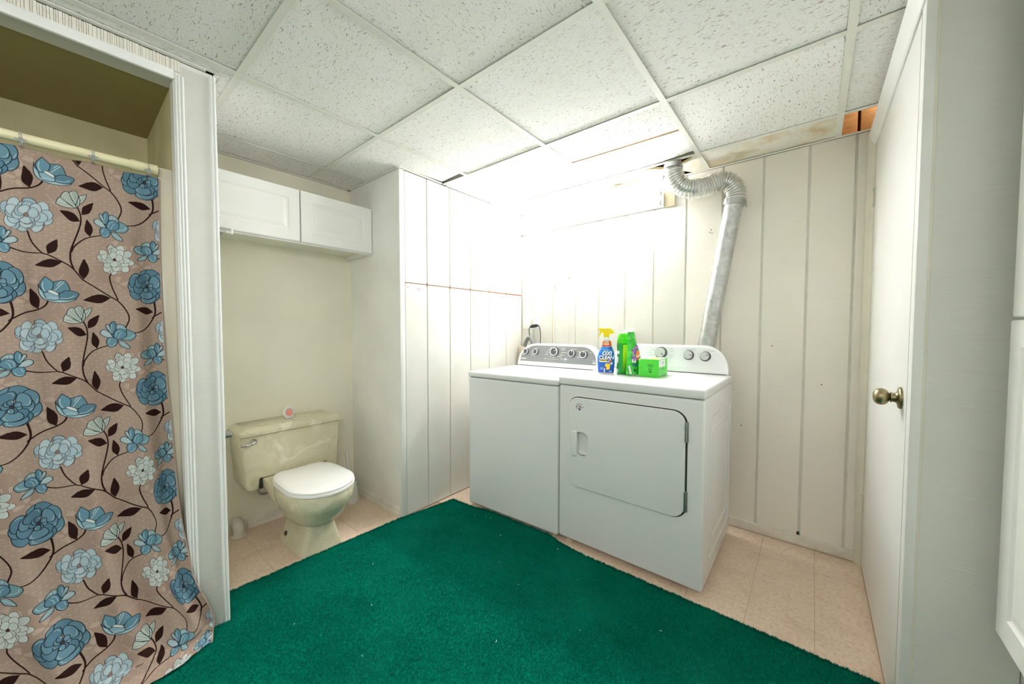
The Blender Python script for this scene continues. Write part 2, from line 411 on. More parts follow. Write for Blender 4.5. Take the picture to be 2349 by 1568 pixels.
for j in range(len(rowy) - 1):
    y1, y0 = rowy[j], rowy[j + 1]
    for i in range(len(colx) - 1):
        x0, x1 = colx[i], colx[i + 1]
        if i == len(colx) - 2 and j >= 2: x1 = XF
        mat = 'ctile' if (i * 2 + j) % 3 else 'ctile_y'
        t = (random.uniform(-.003, .003), random.uniform(-.003, .003)) if min(x1 - x0, y1 - y0) > .3 else (0, 0)
        if j == 0:
            if i in (0, 5): continue                       # behind the chase / the open cell by the door
            if i == 3: continue                            # broken tile around the duct, below
            if i == 1: x0 = 0.0
            ctile(x0, x1, y0, y1, 'cstain' if i == 4 else mat, 0.0); continue
        if j == 1:
            if i == 0: continue
            if i == 1: ctile(0.0, x1, y0, y1, mat, 0, t); continue
            if i == 3: continue                            # two half tiles, below
        if j == 2:
            if i == 0: ctile(x0, x1, y0, YC, mat); continue
            if i == 1:
                cpoly([(x0 + .004, y0 + .004), (x1 - .004, y0 + .004), (x1 - .004, y1 - .05), (0.028, y1 - .035), (0.006, YC + .02), (0.003, YC - .006), (x0 + .004, YC - .006)], mat); continue
        if j == 3 and i == 1:
            ctile(x0, x1, y0, y1, mat); continue
        if j == 4 and i in (0, 1):
            if i == 1: cpoly([(XS + .003, y0 + .004), (x1 - .004, y0 + .004), (x1 - .004, y1 - .004), (-.36, y1 - .004), (-.36, YS + .02), (XS - .02, YS + .02), (XS + .003, YS)], mat)
            continue
        if j >= 5 and i == 0: continue
        if j >= 5 and i == 1: x0 = XS
        ctile(x0, x1, y0, y1, mat, 0, t)
# the split tile over the lamp: two halves, tan cut edges, ragged far edge
cpoly([(0.841, -.874), (1.451, -.874), (1.451, -.598), (1.2, -.606), (.95, -.614), (.841, -.62)], 'ctile_y')
rag = [(1.451, -.318)] + [(1.451 - .02 * k, -.318 + .0033 * k + random.uniform(-.003, .003)) for k in range(1, 15)]
cpoly([(0.841, -.271), (0.841, -.604), (.95, -.598), (1.2, -.590), (1.451, -.582)] + rag + [(1.16, -.271)], 'ctile')
cpoly([(0.845, -.610), (0.845, -.616), (1.44, -.592), (1.44, -.586)], 'tiled', H + 0.004, .008)
# remnants of the broken tile either side of the duct
cpoly([(1.451, -.262), (1.451, -.012), (1.37, -.008), (1.335, -.06), (1.30, -.135), (1.335, -.165), (1.38, -.19), (1.42, -.245)], 'cstain')
lr = [(0.841, -.262), (0.92, -.262), (1.12, -.24), (1.19, -.215), (1.235, -.175), (1.235, -.14), (1.215, -.10), (1.20, -.05), (1.18, -.006), (0.841, -.006)]
cpoly(lr, 'cstain')
flap = cpoly([(0, 0), (.30, .055), (.28, .11), (0.0, .10)], 'ctile', 0, .014); flap.location = (0.87, -.135, H - .022); flap.rotation_euler = (math.radians(6), math.radians(-4), 0)
# framing above the ceiling seen through the open cell
j1 = MB().box(1.9, 2.128, 0.035, 0.07, H - .05, DECK).build('rim_board', 'wood', ce, bevel=.002)
MB().box(2.140, 2.6, 0.035, 0.07, H - .05, DECK).build('rim_board', 'wood', ce, bevel=.002)
MB().box(-1.0, 1.899, 0.035, 0.07, H - .05, DECK).build('rim_board', 'plen', ce)
MB().box(2.3, 2.34, -1.0, 0.03, H + .1, DECK).build('joist', 'wood', ce, bevel=.002)
MB().box(1.80, 1.84, -2.4, 0.03, H + .06, DECK).build('joist', 'wood', ce, bevel=.002)
MB().box(1.0, 1.04, -2.4, 0.03, H + .08, DECK).build('joist', 'plen', ce, bevel=.002)
MB().box(2.0, XR, 0.0, 0.034, H - .001, H + .004).build('top_plate', 'furring', ce)
MB().box(-1.0, 2.6, 0.0705, 0.11, H - .1, DECK).build('sheathing', 'furring', ce)

# ------------------------------------------------------------------ back wall of grooved planks
wb = struct(MB().box(-0.1, 2.3, 0.0055, 0.034, 0, H - .002).build('wall_back', 'groove', None))
GB = [0.003, 0.124, 0.328, 0.53, 0.730, 0.933, 1.133, 1.335, 1.538, 1.741, 1.944, 2.128, 2.192]
def plank(x0, x1, z0, z1, parent, mat, name='plank', jit=0):
    b = MB().box(x0 + .0055, x1 - .0055, 0 + jit, 0.0105, z0, z1)
    return b.build(name, mat, parent, bevel=.0025, seg=1)
for i in range(len(GB) - 1):
    plank(GB[i], GB[i + 1], 0.002, H - .003, wb, 'panel_b' if i > 6 else 'panel', jit=random.uniform(0, .0008))
nh = MB()
for x, z in ((1.478, 1.806), (1.470, 1.792), (1.482, 1.785), (1.80, 1.1), (1.66, .62), (2.02, .9)): nh.lathe([(0.0001, -.0006), (.0035, -.0006), (.0035, .001), (.0001, .001)], 'y', (x, 0, z), 8)
nh.build('nail_holes', 'furring', wb)['kind'] = 'stuff'

# chase (boxed column): plain side towards the toilet, planked side towards the machines
wc = struct(MB().box(XA - .1, -.0125, YC, 0.03, 0, H - .004).build('wall_chase', ['plaster_g'], None))
MB().box(-.0128, -.0060, YC + .002, 0, 0, H - .004).build('groove_backing', 'groove', wc, smooth=False)
GC = [YC + .034, -1.020, -.824, -.624, -.420, -.212, -.002]
ZS = 1.484
for i in range(6):
    for lo, hi, nm in ((0.003, ZS - .003 - .0006 * i, 'plank'), (ZS + .0015 + .0004 * i, H - .005, 'plank')):
        MB().box(-.0115, random.uniform(-.0008, 0), GC[i] + .004, GC[i + 1] - .004, lo, hi).build(nm, 'panel', wc, bevel=.002, seg=1)
MB().box(-.0116, -.0035, YC + .03, -.003, ZS - .012, ZS + .012).build('furring_strip', 'furring', wc)
cb = MB().box(-.0125, .0015, YC - .002, YC + .034, 0.003, H - .004).build('corner_bead', 'trim', wc, bevel=.002)
nh = MB()
for y, z in ((-1.17, 1.455), (-1.10, 1.455), (-1.092, 1.45), (-1.08, 1.45), (-.70, 1.49), (-.69, 1.497), (-.40, 1.462), (-.385, 1.46), (-.19, 1.462), (-.08, 1.465)):
    nh.lathe([(0.0001, .0007), (.003, .0007), (.003, -.001), (.0001, -.001)], 'x', (0, y, z), 8)
nh.build('nail_holes', 'furring', wc)['kind'] = 'stuff'
# chase baseboard
def baseprof(h, t): return [(0, 0), (t, 0), (t, h * .42), (t * .62, h * .50), (t * .70, h * .58), (t * .70, h * .74), (t * .30, h * .97), (0, h)]
struct(MB().loft([[(x, YC - p[0], p[1]) for p in baseprof(.056, .018)] for x in (XA, -.015)]).build('baseboard_chase', 'base', None))
# toilet alcove rear wall + baseboard (with the gap for the pipe stub)
struct(MB().box(XA - .1, XA, YSH - .001, YC, 0, H - .004).build('wall_alcove', 'plaster', None))
ba = MB()
for y0, y1 in ((YC - .014, -1.885), (-1.99, YS)): ba.loft([[(XA + p[0], y, p[1]) for p in baseprof(.06, .013)] for y in (y0, y1)])
struct(ba.build('baseboard_alcove', 'base', None))
# stub partition between shower and alcove
struct(MB().box(XA, XS - .004, YSH + .004, YS - .004, 0, H - .003).build('wall_partition', 'plaster_g', None))
sf = struct(MB().box(XS - .008, XS, YSH + .022, YS - .010, 0.001, H - .02).build('trim_1', 'stub', None, bevel=.002))
def moulding(name, y0, y1, z0, z1, x0, depth, mat='trim', beads=3):
    pts = [(y0, x0)]; k = 6 * beads; wd = y1 - y0
    for i in range(k + 1):
        t = i / k; pts.append((y0 + wd * t, x0 + depth * (0.62 + 0.38 * abs(math.sin(math.pi * beads * t)))))
    pts.append((y1, x0))
    return struct(MB().loft([[(p[1], p[0], z) for p in pts] for z in (z0, z1)]).build(name, mat, None, ang=50))
moulding('trim_2', YSH - .002, YSH + .026, 0.001, 2.118, XS - .006, .016)
moulding('trim_3', YS - .016, YS + .004, 0.001, H - .012, XS - .004, .014, beads=2)
struct(MB().box(XS - .05, XS - .004, YS - .006, YS + .001, 0.001, H - .012).build('trim_4', 'trim', None, bevel=.002))
# jamb inside of the shower opening
struct(MB().box(0.095, XS - .004, YSH - .004, YSH + .004, 0, 2.105).build('trim_5', 'trim', None))
# header over the shower
struct(MB().box(XS - .09, XS - .004, -3.80, YSH + .004, 2.105, H - .004).build('wall_header', 'panel', None))
struct(MB().box(XS - .006, XS + .010, -3.80, YSH - .001, 2.098, 2.132).build('trim_6', 'trim', None, bevel=.004))
hp = MB()
yy = YSH + .016; random.seed(5)
while yy > -3.7:
    wd = random.uniform(.004, .010); hp.box(XS - .004, XS + random.uniform(.001, .0045), yy - wd + .0008, yy, 2.131, H - .006); yy -= wd
struct(hp.build('trim_7', 'panel_b', None))
# shower room shell
struct(MB().box(-.63, -.53, -3.85, YSH, 0, 2.11).build('wall_shower_rear', 'olive', None))
struct(MB().box(-.53, .09, YSH - .0, YSH + .004, 0, 2.11).build('wall_shower_side', 'olive', None))
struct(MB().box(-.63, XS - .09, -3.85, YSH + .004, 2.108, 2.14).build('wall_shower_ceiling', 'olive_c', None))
struct(MB().box(-.63, XS, -3.95, -3.80, 0, H).build('wall_shower_end', 'olive', None))
# shower stall: rear, side and front flange
st = thing('shower_stall', (0.09, -2.9, 0), 'cream acrylic shower stall whose flange shows beside the curtain', 'shower')
MB().box(-.03, .003, .585, .630, 0, 1.792).build('flange', 'stall', st, bevel=.006)
MB().box(-.60, -.015, .615, .630, 0, 1.78).build('side_panel', 'stall', st, bevel=.004)
MB().box(-.615, -.595, -.88, .62, 0, 1.78).build('rear_panel', 'stall', st, bevel=.004)
MB().box(-.60, -.03, -.88, .615, 0, .08).build('tray', 'stall', st, bevel=.01)
MB().box(-.03, .03, -.88, .60, 0, .12).build('threshold', 'stall', st, bevel=.01)

# right wall, its door and casings
struct(MB().box(XR + .012, XR + .12, YN + .001, .03, 0, H - .003).build('wall_right', 'trim_c', None))
d1 = struct(MB().box(XR, XR + .035, -1.0, -.056, .012, 2.078).build('door_1', 'door', None, bevel=.002))
def casing(name, ya, yb, z0, z1, thick_at):
    # slanted casing profile, thick at the outer edge
    xo = 2.166
    pts = [(ya, XR + .014), (ya, xo), (ya - .012, xo), (yb + .010, XR - .010), (yb, XR - .004), (yb, XR + .014)]
    return struct(MB().loft([[(p[1], p[0], z) for p in pts] for z in (z0, z1)]).build(name, 'trim_c', None, bevel=.001, seg=1))
casing('trim_8', -.002, -.053, 0.001, 2.15, 0)
# head casing (slanted, thick at the top)
hc = MB(); pts = [(2.150, XR + .014), (2.150, 2.168), (2.138, 2.168), (2.09, XR - .010), (2.081, XR - .004), (2.081, XR + .014)]
hc.loft([[(p[1], y, p[0]) for p in pts] for y in (-.02, YN + .002)]); struct(hc.build('trim_9', 'trim', None, bevel=.001, seg=1))
# near jamb and casing
struct(MB().box(XR + .004, XR + .014, -1.012, -1.004, 0.001, 2.085).build('trim_10', 'vjoint', None))  # thin strip toned darker for the shade in the door gap
struct(MB().box(XR - .001, XR + .0215, YN - .001, -1.014, 0.001, H - .02).build('trim_11', 'trim', None, bevel=.003))
# door hardware
def hinge(z):
    h = MB(); 
    h.box(XR - .0015, XR + .001, -.085, -.056, z - .045, z + .045)
    o = h.build('hinge_leaf', 'trim_c', d1, smooth=False)
    k = MB()
    for i in range(5): k.lathe([(.0001, 0), (.0055, 0), (.0055, .0168), (.0001, .0168)], 'z', (XR - .006, -.0545, z - .045 + i * .018), 10)
    k.build('hinge_knuckle', 'trim_c', o)
    s = MB()
    for i in (0, 2, 4): s.box(XR - .0085, XR - .004, -.0500, -.0488, z - .043 + i * .018, z - .030 + i * .018)
    s.build('hinge_gap', 'darkseam', o)
hinge(1.83); hinge(.33)
kb = MB().lathe([(.0001, 0), (.033, 0), (.034, -.003), (.031, -.007), (.020, -.009), (.015, -.012), (.014, -.016), (.0135, -.021), (.016, -.0215), (.016, -.024), (.011, -.025), (.013, -.027), (.020, -.0305), (.0248, -.037), (.0262, -.0445), (.0248, -.052), (.020, -.0585), (.012, -.0625), (.0001, -.064)], 'x', (XR, -.925, .985), 32).build('door_knob', 'brass', d1, ang=60)
# wall that turns away at the right
M['groove_shade'] = plain('groove_shade_tone', srgb(150, 144, 128), 0.7)  # darker tone paints in the shade of the narrow groove beside the casing
wf = struct(MB().box(XR + .0005, XF + .3, YN + .0115, YN + .08, 0, H - .003).build('wall_front_right', 'groove_shade', None))
MB().box(XR + .0255, XF + .0, YN, YN + .011, .001, H - .004).build('plank', 'stub', wf, bevel=.002, seg=1)
struct(MB().box(XF, XF + .1, YB, YN, 0, H - .003).build('wall_side_right', 'stub', None))
struct(MB().box(-.7, XF + .1, YB - .1, YB, 0, H).build('wall_rear', 'panel', None))
struct(MB().box(XS - .1, XS, YB, -3.95, 0, H).build('wall_left', 'panel', None))
# back-wall baseboard
bb = struct(MB().box(1.0, 2.166, -.012, 0, .003, .056).build('baseboard_back', 'base', None, bevel=.003))
MB().box(1.934, 1.946, -.0005, .004, .056, .074).build('dark_gap', 'darkseam', bb, smooth=False)

# ------------------------------------------------------------------ fluorescent strip light
fx = thing('strip_light', (.60, -.002, 2.045), 'glowing two-tube fluorescent strip light under the ceiling on the planked wall', 'lamp')
MB().box(-.596, .60, -.035, 0, -.046, .046).build('channel', 'white', fx, bevel=.004)
MB().box(.600, .665, -.012, 0, -.05, .05).build('backing_board', 'pvc', fx, bevel=.002)
for z in (-.028, .028):
    MB().lathe([(.0001, -.575), (.0125, -.575), (.0125, .575), (.0001, .575)], 'x', (0, -.066, z), 16).build('tube', 'tube', fx)
    for x in (-.585, .585):
        MB().box(x - .009, x + .009, -.085, -.045, z - .018, z + .018).build('lamp_holder', 'whitep', fx, bevel=.004)

# ------------------------------------------------------------------ dryer duct
fd = thing('flexible_duct', (1.31, -.22, 2.2), 'ribbed foil flexible duct curling from the ceiling hole', 'duct')
O = Vector((1.31, -.22, 2.2))
ctl = [(1.313, -.235, 2.34), (1.311, -.232, 2.25), (1.309, -.226, 2.17), (1.312, -.216, 2.115), (1.335, -.20, 2.06), (1.378, -.18, 2.027), (1.435, -.155, 2.022), (1.483, -.125, 2.038), (1.530, -.10, 2.056), (1.578, -.08, 2.044), (1.605, -.068, 2.00), (1.611, -.063, 1.962), (1.605, -.062, 1.918)]
path = spline(ctl, 64)
acc = [0]
for i in range(1, len(path)): acc.append(acc[-1] + (path[i] - path[i - 1]).length)
R = []
for i, a in enumerate(acc):
    p = path[i]
    if p.z > 2.155 and a < .25: R.append(.046)
    else:
        ph = (a / .0155) % 1.0; R.append(.0505 + .0068 * math.exp(-((ph - .5) / .13) ** 2))
fine = [0]; 
MB().tube([p - O for p in path], R, 32).build('corrugated_hose', 'flex', fd, ang=25)
MB().tube([Vector(p) - O for p in ((1.3125, -.229, 2.145), (1.313, -.229, 2.165))], .0545, 28).build('clamp_band', 'steel', fd)
MB().tube([Vector(p) - O for p in ((1.6085, -.062, 1.945), (1.604, -.062, 1.912))], .0585, 28).build('clamp_band', 'steel', fd)
MB().tube([Vector(p) - O for p in ((1.660, -.087, 1.925), (1.670, -.092, 1.915), (1.668, -.092, 1.895), (1.672, -.092, 1.882))], [.002, .002, .0025, .003], 8).build('clamp_screw', 'steel', fd)
pd = thing('galvanized_pipe', (1.49, -.062, 1.08), 'straight galvanized steel vent pipe leaning down behind the dryer', 'pipe')
O = Vector((1.49, -.062, 1.08)); A0 = Vector((1.605, -.062, 1.925)); A1 = Vector((1.517, -.060, 1.363)); A2 = Vector((1.517 - .157 * .75, -.060, 1.363 - .75))
MB().tube([A0 - O, A0.lerp(A1, .04) - O, A1.lerp(A0, .03) - O, A1.lerp(A0, .02) - O, A1 - O], [.0485, .0475, .0475, .0495, .0495], 32).build('upper_section', 'galv', pd, ang=50)
MB().tube([A1 - O, A1.lerp(A2, .02) - O, A2 - O], [.0475, .0472, .0472], 32).build('lower_section', 'galv', pd, ang=50)
for t in (-.5, .5):
    c = A1 + Vector((t * .06, -.045, .012)); MB().lathe([(.0001, -.003), (.003, -.003), (.003, .004), (.0001, .004)], 'y', tuple(c - O), 8).build('screw', 'steel', pd)
sm = MB(); n = (A1 - A0).normalized(); off = Vector((-.030, -.0385, 0))
sm.tube([A0.lerp(A1, .05) + off - O, A1.lerp(A0, .04) + off - O], .0006, 6).build('seam', 'galv', pd)

# ------------------------------------------------------------------ wall cables, plates, hose and cord
c1 = thing('wall_cable', (.335, -.006, 1.0), 'white cable with a clip at mid height, nearer the corner', 'cable')
MB().tube([(-.003, 0, .98), (-.002, 0, .5), (0, 0, 0), (0, 0, -.5)], .006, 10).build('conduit', 'panel', c1)
MB().box(-.012, .016, -.007, .006, .540, .552).build('clip', 'trim', c1, bevel=.002)
MB().box(-.014, -.009, -.002, .006, -.5, .535).build('stained_edge', 'pvc', c1)
c2 = thing('wall_cable', (.466, -.004, 1.0), 'thin white cable with a cross clip, second from the corner', 'cable')
MB().tube([(-.002, 0, .98), (0, 0, .4), (.001, 0, -.5)], .004, 10).build('conduit', 'panel', c2)
MB().box(-.022, .020, -.005, .004, .598, .606).box(-.005, .005, -.008, .004, .594, .612).build('clip', 'trim', c2, bevel=.001)
p1 = thing('blank_plate', (.055, 0, 1.256), 'blank white wall plate in the corner left of the outlet', 'wall plate')
MB().box(-.043, .043, -.006, 0, -.063, .063).build('plate', 'whitep', p1, bevel=.003)
for z in (-.042, .042): MB().lathe([(.0001, -.0075), (.003, -.0075), (.003, -.005), (.0001, -.005)], 'y', (0, 0, z), 10).build('screw', 'steel', p1)
p2 = thing('outlet', (.161, 0, 1.251), 'white duplex outlet with a black plug in its lower socket', 'outlet')
MB().box(-.037, .037, -.006, 0, -.060, .060).build('plate', 'whitep', p2, bevel=.003)
for z in (.022, -.022):
    s_ = MB().lathe([(.0001, -.008), (.016, -.008), (.016, -.005), (.0001, -.005)], 'y', (0, 0, z), 20).build('socket', 'whitep', p2)
    MB().box(-.008, -.006, -.0085, -.006, z + .001, z + .009).box(.006, .008, -.0085, -.006, z + .001, z + .009).lathe([(.0001, -.0085), (.003, -.0085), (.003, -.006), (.0001, -.006)], 'y', (0, 0, z - .007), 8).build('slots', 'darkseam', s_)
pc = thing('power_cord', (.161, -.03, 1.22), 'black plug with two thin cords looping from the outlet', 'cord')
MB().loft([[(x, y, z) for y, z in ((-.014 * a, -.012 * a), (.012 * a, -.012 * a), (.012 * a, .010 * a), (-.014 * a, .010 * a))] for x, a in ()] or [[(-.045, -.01, -.018), (-.045, .008, -.018), (-.045, .008, -.002), (-.045, -.01, -.002)], [(-.02, -.016, -.018), (-.02, .014, -.018), (-.02, .014, .008), (-.02, -.016, .008)], [(.012, -.016, -.010), (.012, .020, -.010), (.012, .020, .012), (.012, -.016, .012)], [(.035, -.010, -.004), (.035, .008, -.004), (.035, .008, .008), (.035, -.010, .008)]]).build('plug', 'black', pc, bevel=.003)
MB().tube(spline([(-.042, 0, -.010), (-.055, -.002, -.022), (-.056, -.004, -.05), (-.048, -.004, -.085), (-.038, -.002, -.105)], 6), .0035, 8).build('short_cord', 'black', pc)
MB().tube(spline([(.030, 0, .004), (.050, -.004, -.006), (.060, -.006, -.04), (.063, -.006, -.10), (.060, -.004, -.16), (.055, 0, -.30)], 6), .0033, 8).build('long_cord', 'black', pc)
dh = thing('drain_hose', (.10, -.06, 1.0), 'grey washer drain hose hooked into the standpipe in the corner', 'hose')
MB().tube(spline([(-.030, 0, -.02), (-.020, 0, .055), (.005, 0, .105), (.035, -.002, .122), (.058, -.004, .10), (.072, -.006, .05), (.082, -.006, -.02), (.085, 0, -.2)], 8), .0165, 14).build('hose', 'hose', dh)
MB().tube([(-.045, .0, -.5), (-.045, 0, .035)], .030, 20).tube([(-.045, 0, .02), (-.045, 0, .045)], .035, 20).build('standpipe', 'pvc', dh)
p3 = thing('dryer_outlet', (.972, 0, 1.120), 'white outlet box on the wall behind the green bottles', 'outlet')
MB().box(-.036, .036, -.012, 0, -.062, .062).build('plate', 'whitep', p3, bevel=.003)
MB().lathe([(.0001, -.018), (.022, -.018), (.024, -.012), (.0001, -.012)], 'y', (0, 0, -.01), 20).build('receptacle', 'whitep', p3)

# ------------------------------------------------------------------ laundry machines
def arch(x0, x1, z0, z1, rise_l, rise_r, pw=2.4, n=14):
    """console outline: flat foot, sides rising in quarter ellipses to a gently bowed top"""
    p = [(x0, z0)]
    for i in range(n + 1):
        t = math.pi / 2 * i / n; p.append((x0 + rise_l * (1 - math.cos(t) ** (2 / pw) if False else (1 - math.cos(t))), z0 + .012 + (z1 - z0 - .012) * (math.sin(t) ** .9)))
    for i in range(n + 1):
        t = math.pi / 2 * (1 - i / n); p.append((x1 - rise_r * (1 - math.cos(t)), z0 + .012 + (z1 - z0 - .012) * (math.sin(t) ** .9)))
    p.append((x1, z0)); return p
def console(parent, x0, x1, z0, z1, rl, rr, yb, depth, lean, mat_body, mat_face, ins, fz0):
    pts = arch(x0, x1, z0, z1, rl, rr); zm = z0
    fy = lambda z, extra=0: yb - depth + (z - z0) * lean - extra
    bk = lambda z: yb
    b = MB().loft([[(p[0], fy(p[1]), p[1]) for p in pts], [(p[0], yb - .01, p[1]) for p in pts], [(p[0] + (.02 if p[0] < (x0 + x1) / 2 else -.02) * 0.5, yb, z0 + (p[1] - z0) * .93) for p in pts]])
    o = b.build('console', mat_body, parent, bevel=.006, seg=2, limit=40)
    ip = arch(x0 + ins, x1 - ins, fz0, z1 - ins * .55, max(.01, rl - ins * .3), max(.01, rr - ins * .3))
    MB().loft([[(p[0], fy(p[1], .0015), p[1]) for p in ip], [(p[0], fy(p[1], -.004), p[1]) for p in ip]]).build('control_panel', mat_face, o, bevel=.001, seg=1)
    return o, (lambda x, z, e=.0022: (x, fy(z, e), z)), lean
def knob(parent, fp, x, z, r, mats, lean, ring=None, ang=0, h=.020, face=None):
    """control knob on the leaning console face; ang = pointer direction in degrees from up, clockwise"""
    o = Vector(fp(x, z, .0005)); tilt = math.atan(lean)
    k = MB().lathe([(.0001, 0), (r * 1.12, 0), (r * 1.12, -.003), (r, -.004), (r * .96, -h), (r * .86, -h - .002), (.0001, -h - .002)], 'y', (0, 0, 0), 28)
    ko = k.build('knob', mats[0], parent, loc=tuple(o), rot=(-tilt, 0, 0), ang=40)
    if face: MB().lathe([(.0001, -h - .0022), (r * .90, -h - .0022), (r * .90, -h - .0012), (.0001, -h - .0012)], 'y', (0, 0, 0), 28).build('knob_face', face, ko)
    if ring:
        q = MB(); n = 32
        rr = [[((a) * math.cos(2 * math.pi * j / n), yv, a * math.sin(2 * math.pi * j / n)) for j in range(n)] for a, yv in ((r * .99, -h + .001), (r * .985, -h - .0028), (r * .83, -h - .0028), (r * .82, -h + .001))]
        q.loft(rr, cap=False).build('knob_ring', ring, ko)
    a = math.radians(ang); px, pz = math.sin(a), math.cos(a); nx, nz = pz, -px
    w_ = r * .06; l0, l1 = r * .25, r * .82
    MB().add([(px * l0 + nx * w_, -h - .0026, pz * l0 + nz * w_), (px * l0 - nx * w_, -h - .0026, pz * l0 - nz * w_), (px * l1 - nx * w_, -h - .0026, pz * l1 - nz * w_), (px * l1 + nx * w_, -h - .0026, pz * l1 + nz * w_)], [(0, 1, 2, 3)]).build('pointer', mats[1], ko, smooth=False)
    return ko
def machine_body(t, wd, y0, y1, zb, zt, lidh):
    bo_ = MB().box(-wd / 2 + .001, wd / 2 - .001, y0 + .001, y1, zb, zt - lidh - .003).build('body', 'white', t, bevel=.012, seg=4)
    MB().box(-wd / 2 + .012, wd / 2 - .012, y0 + .012, y1 - .01, zt - lidh - .01, zt - lidh + .005).build('seam', 'darkseam', t)  # dark strip standing in for the shadow line under the lid
    for x in (-wd / 2 + .05, wd / 2 - .05):
        for y in (y0 + .05, y1 - .06):
            MB().lathe([(.0001, 0), (.021, 0), (.022, .006), (.012, .012), (.010, zb + .01), (.0001, zb + .01)], 'z', (x, y, 0), 16).build('foot', 'pvc', t)
    return bo_

dr = thing('clothes_dryer', (1.2585, -.45, 0), 'white front-loading clothes dryer with a square door and round sticker', 'dryer')
DW = .738; DY0 = -.357; DY1 = .325; DZ = .931
dr_body = machine_body(dr, DW, DY0, DY1, .032, DZ, .042)
MB().box(-DW / 2 - .002, DW / 2 + .002, DY0 - .003, DY1, DZ - .042, DZ).build('top', 'white', dr, bevel=.009, seg=4)
# door
def lrect(x0, x1, z0, z1, r, y0, y1): return MB().prism(rrect(x0, x1, z0, z1, r, 8), 'xz', y0, y1)
go_, gi_ = rrect(-.3055, .3010, .3385, .8315, .062, 8), rrect(-.300, .290, .345, .824, .056, 8)
MB().loft([[(p[0], y_, p[1]) for p in q_] for y_, q_ in ((DY0 + .004, go_), (DY0 - .0010, go_), (DY0 - .0010, gi_), (DY0 + .004, gi_))], cap=False).build('door_gap', 'darkseam', dr)
dd = lrect(-.303, .293, .3415, .827, .058, DY0 - .010, DY0 + .012).build('door', 'white', dr, bevel=.004, seg=3)
cutr = lambda: lrect(-.262, -.184, .516, .645, .032, DY0 - .03, DY0 + .016).build('cutter', 'white', dr, bevel=.010, seg=3)
for o_ in (dd, dr_body):
    ct = cutr(); bpy.context.view_layer.update(); cut(o_, ct)
hb = MB(); rs = []
for z, a in ((.508, .4), (.514, .85), (.53, 1), (.635, 1), (.646, .85), (.651, .4)):
    rs.append([(-.2655 + x_ * a, DY0 - .012 + y_, z) for x_, y_ in ((-.016, .004), (-.016, -.004 * a), (-.010, -.010 * a), (.012, -.010 * a), (.019, -.004 * a), (.019, .004))])
hb.loft(rs).build('handle', 'white', dd, bevel=.002)
for z in (.738, .425):
    h_ = MB()
    for i in range(5): h_.lathe([(.0001, 0), (.0055, 0), (.0055, .0165), (.0001, .0165)], 'z', (.2965, DY0 - .011, z - .044 + i * .0178), 12)
    h_.box(.288, .305, DY0 - .008, DY0 - .002, z - .045, z + .045); h_.build('hinge', 'steel', dr)
# sticker on the door: round badge with an arc of letters and a red-blue swirl
sy = DY0 - .0105; sx, sz = -.2315, .777
sk = MB().lathe([(.0001, 0), (.0255, 0), (.0255, -.0008), (.0001, -.0008)], 'y', (sx, sy, sz), 36).build('sticker', 'ink', dd)
M['red'] = plain('print_red', srgb(190, 52, 50), .5); M['blue'] = plain('print_blue', srgb(42, 62, 120), .5)
def arcband(r0, r1, a0, a1, cx, cz, y, n=14):
    b = MB(); vs = []
    for i in range(n + 1):
        t = math.radians(a0 + (a1 - a0) * i / n); k = math.sin(math.pi * i / n) * .5 + .5; rm = (r0 + r1) / 2; hw_ = (r1 - r0) / 2 * k
        vs += [(cx + (rm - hw_) * math.cos(t), y, cz + (rm - hw_) * math.sin(t)), (cx + (rm + hw_) * math.cos(t), y, cz + (rm + hw_) * math.sin(t))]
    return b.add(vs, [(2 * i, 2 * i + 2, 2 * i + 3, 2 * i + 1) for i in range(n)])
b = arcband(.002, .010, 150, 345, sx - .000, sz - .006, sy - .0012); b.add(arcband(.0065, .0095, 20, 170, sx - .001, sz + .000, sy - .0012).v, [(2 * i, 2 * i + 2, 2 * i + 3, 2 * i + 1) for i in range(14)])
b.build('swirl_blue', 'blue', sk, smooth=False)
b = arcband(.007, .011, 100, 190, sx + .008, sz - .003, sy - .0014); b.add(arcband(.006, .010, -20, 60, sx + .002, sz - .002, sy - .0014).v, [(2 * i, 2 * i + 2, 2 * i + 3, 2 * i + 1) for i in range(14)])
b.build('swirl_red', 'red', sk, smooth=False)
for i, chh in enumerate("AMERICA'S"):
    a = math.radians(196 - i * 23); ca, sa = math.cos(a), math.sin(a)
    lettering('letter', chh, .0088, lambda u_, v_, ca=ca, sa=sa: (sx + (.0165 + v_) * ca + u_ * sa, sy - .0012, sz + (.0165 + v_) * sa - u_ * ca), 'inkdark', sk, bold=.0003)
# embossed side panel
def ringbox(y0, y1, z0, z1, x, w_, r):
    o_ = rrect(y0, y1, z0, z1, r, 5); i_ = rrect(y0 + w_, y1 - w_, z0 + w_, z1 - w_, max(.004, r - w_), 5)
    return MB().loft([[(x - .002, p[0], p[1]) for p in o_], [(x + .002, p[0], p[1]) for p in o_], [(x + .002, p[0], p[1]) for p in i_], [(x - .002, p[0], p[1]) for p in i_]], cap=False)
ringbox(DY0 + .10, DY1 - .06, .12, .80, DW / 2 - .001, .010, .05).build('side_emboss', 'white', dr, bevel=.0015, seg=2)
ringbox(DY0 + .16, DY1 - .13, .20, .73, DW / 2 - .001, .008, .05).build('side_emboss', 'white', dr, bevel=.0015, seg=2)
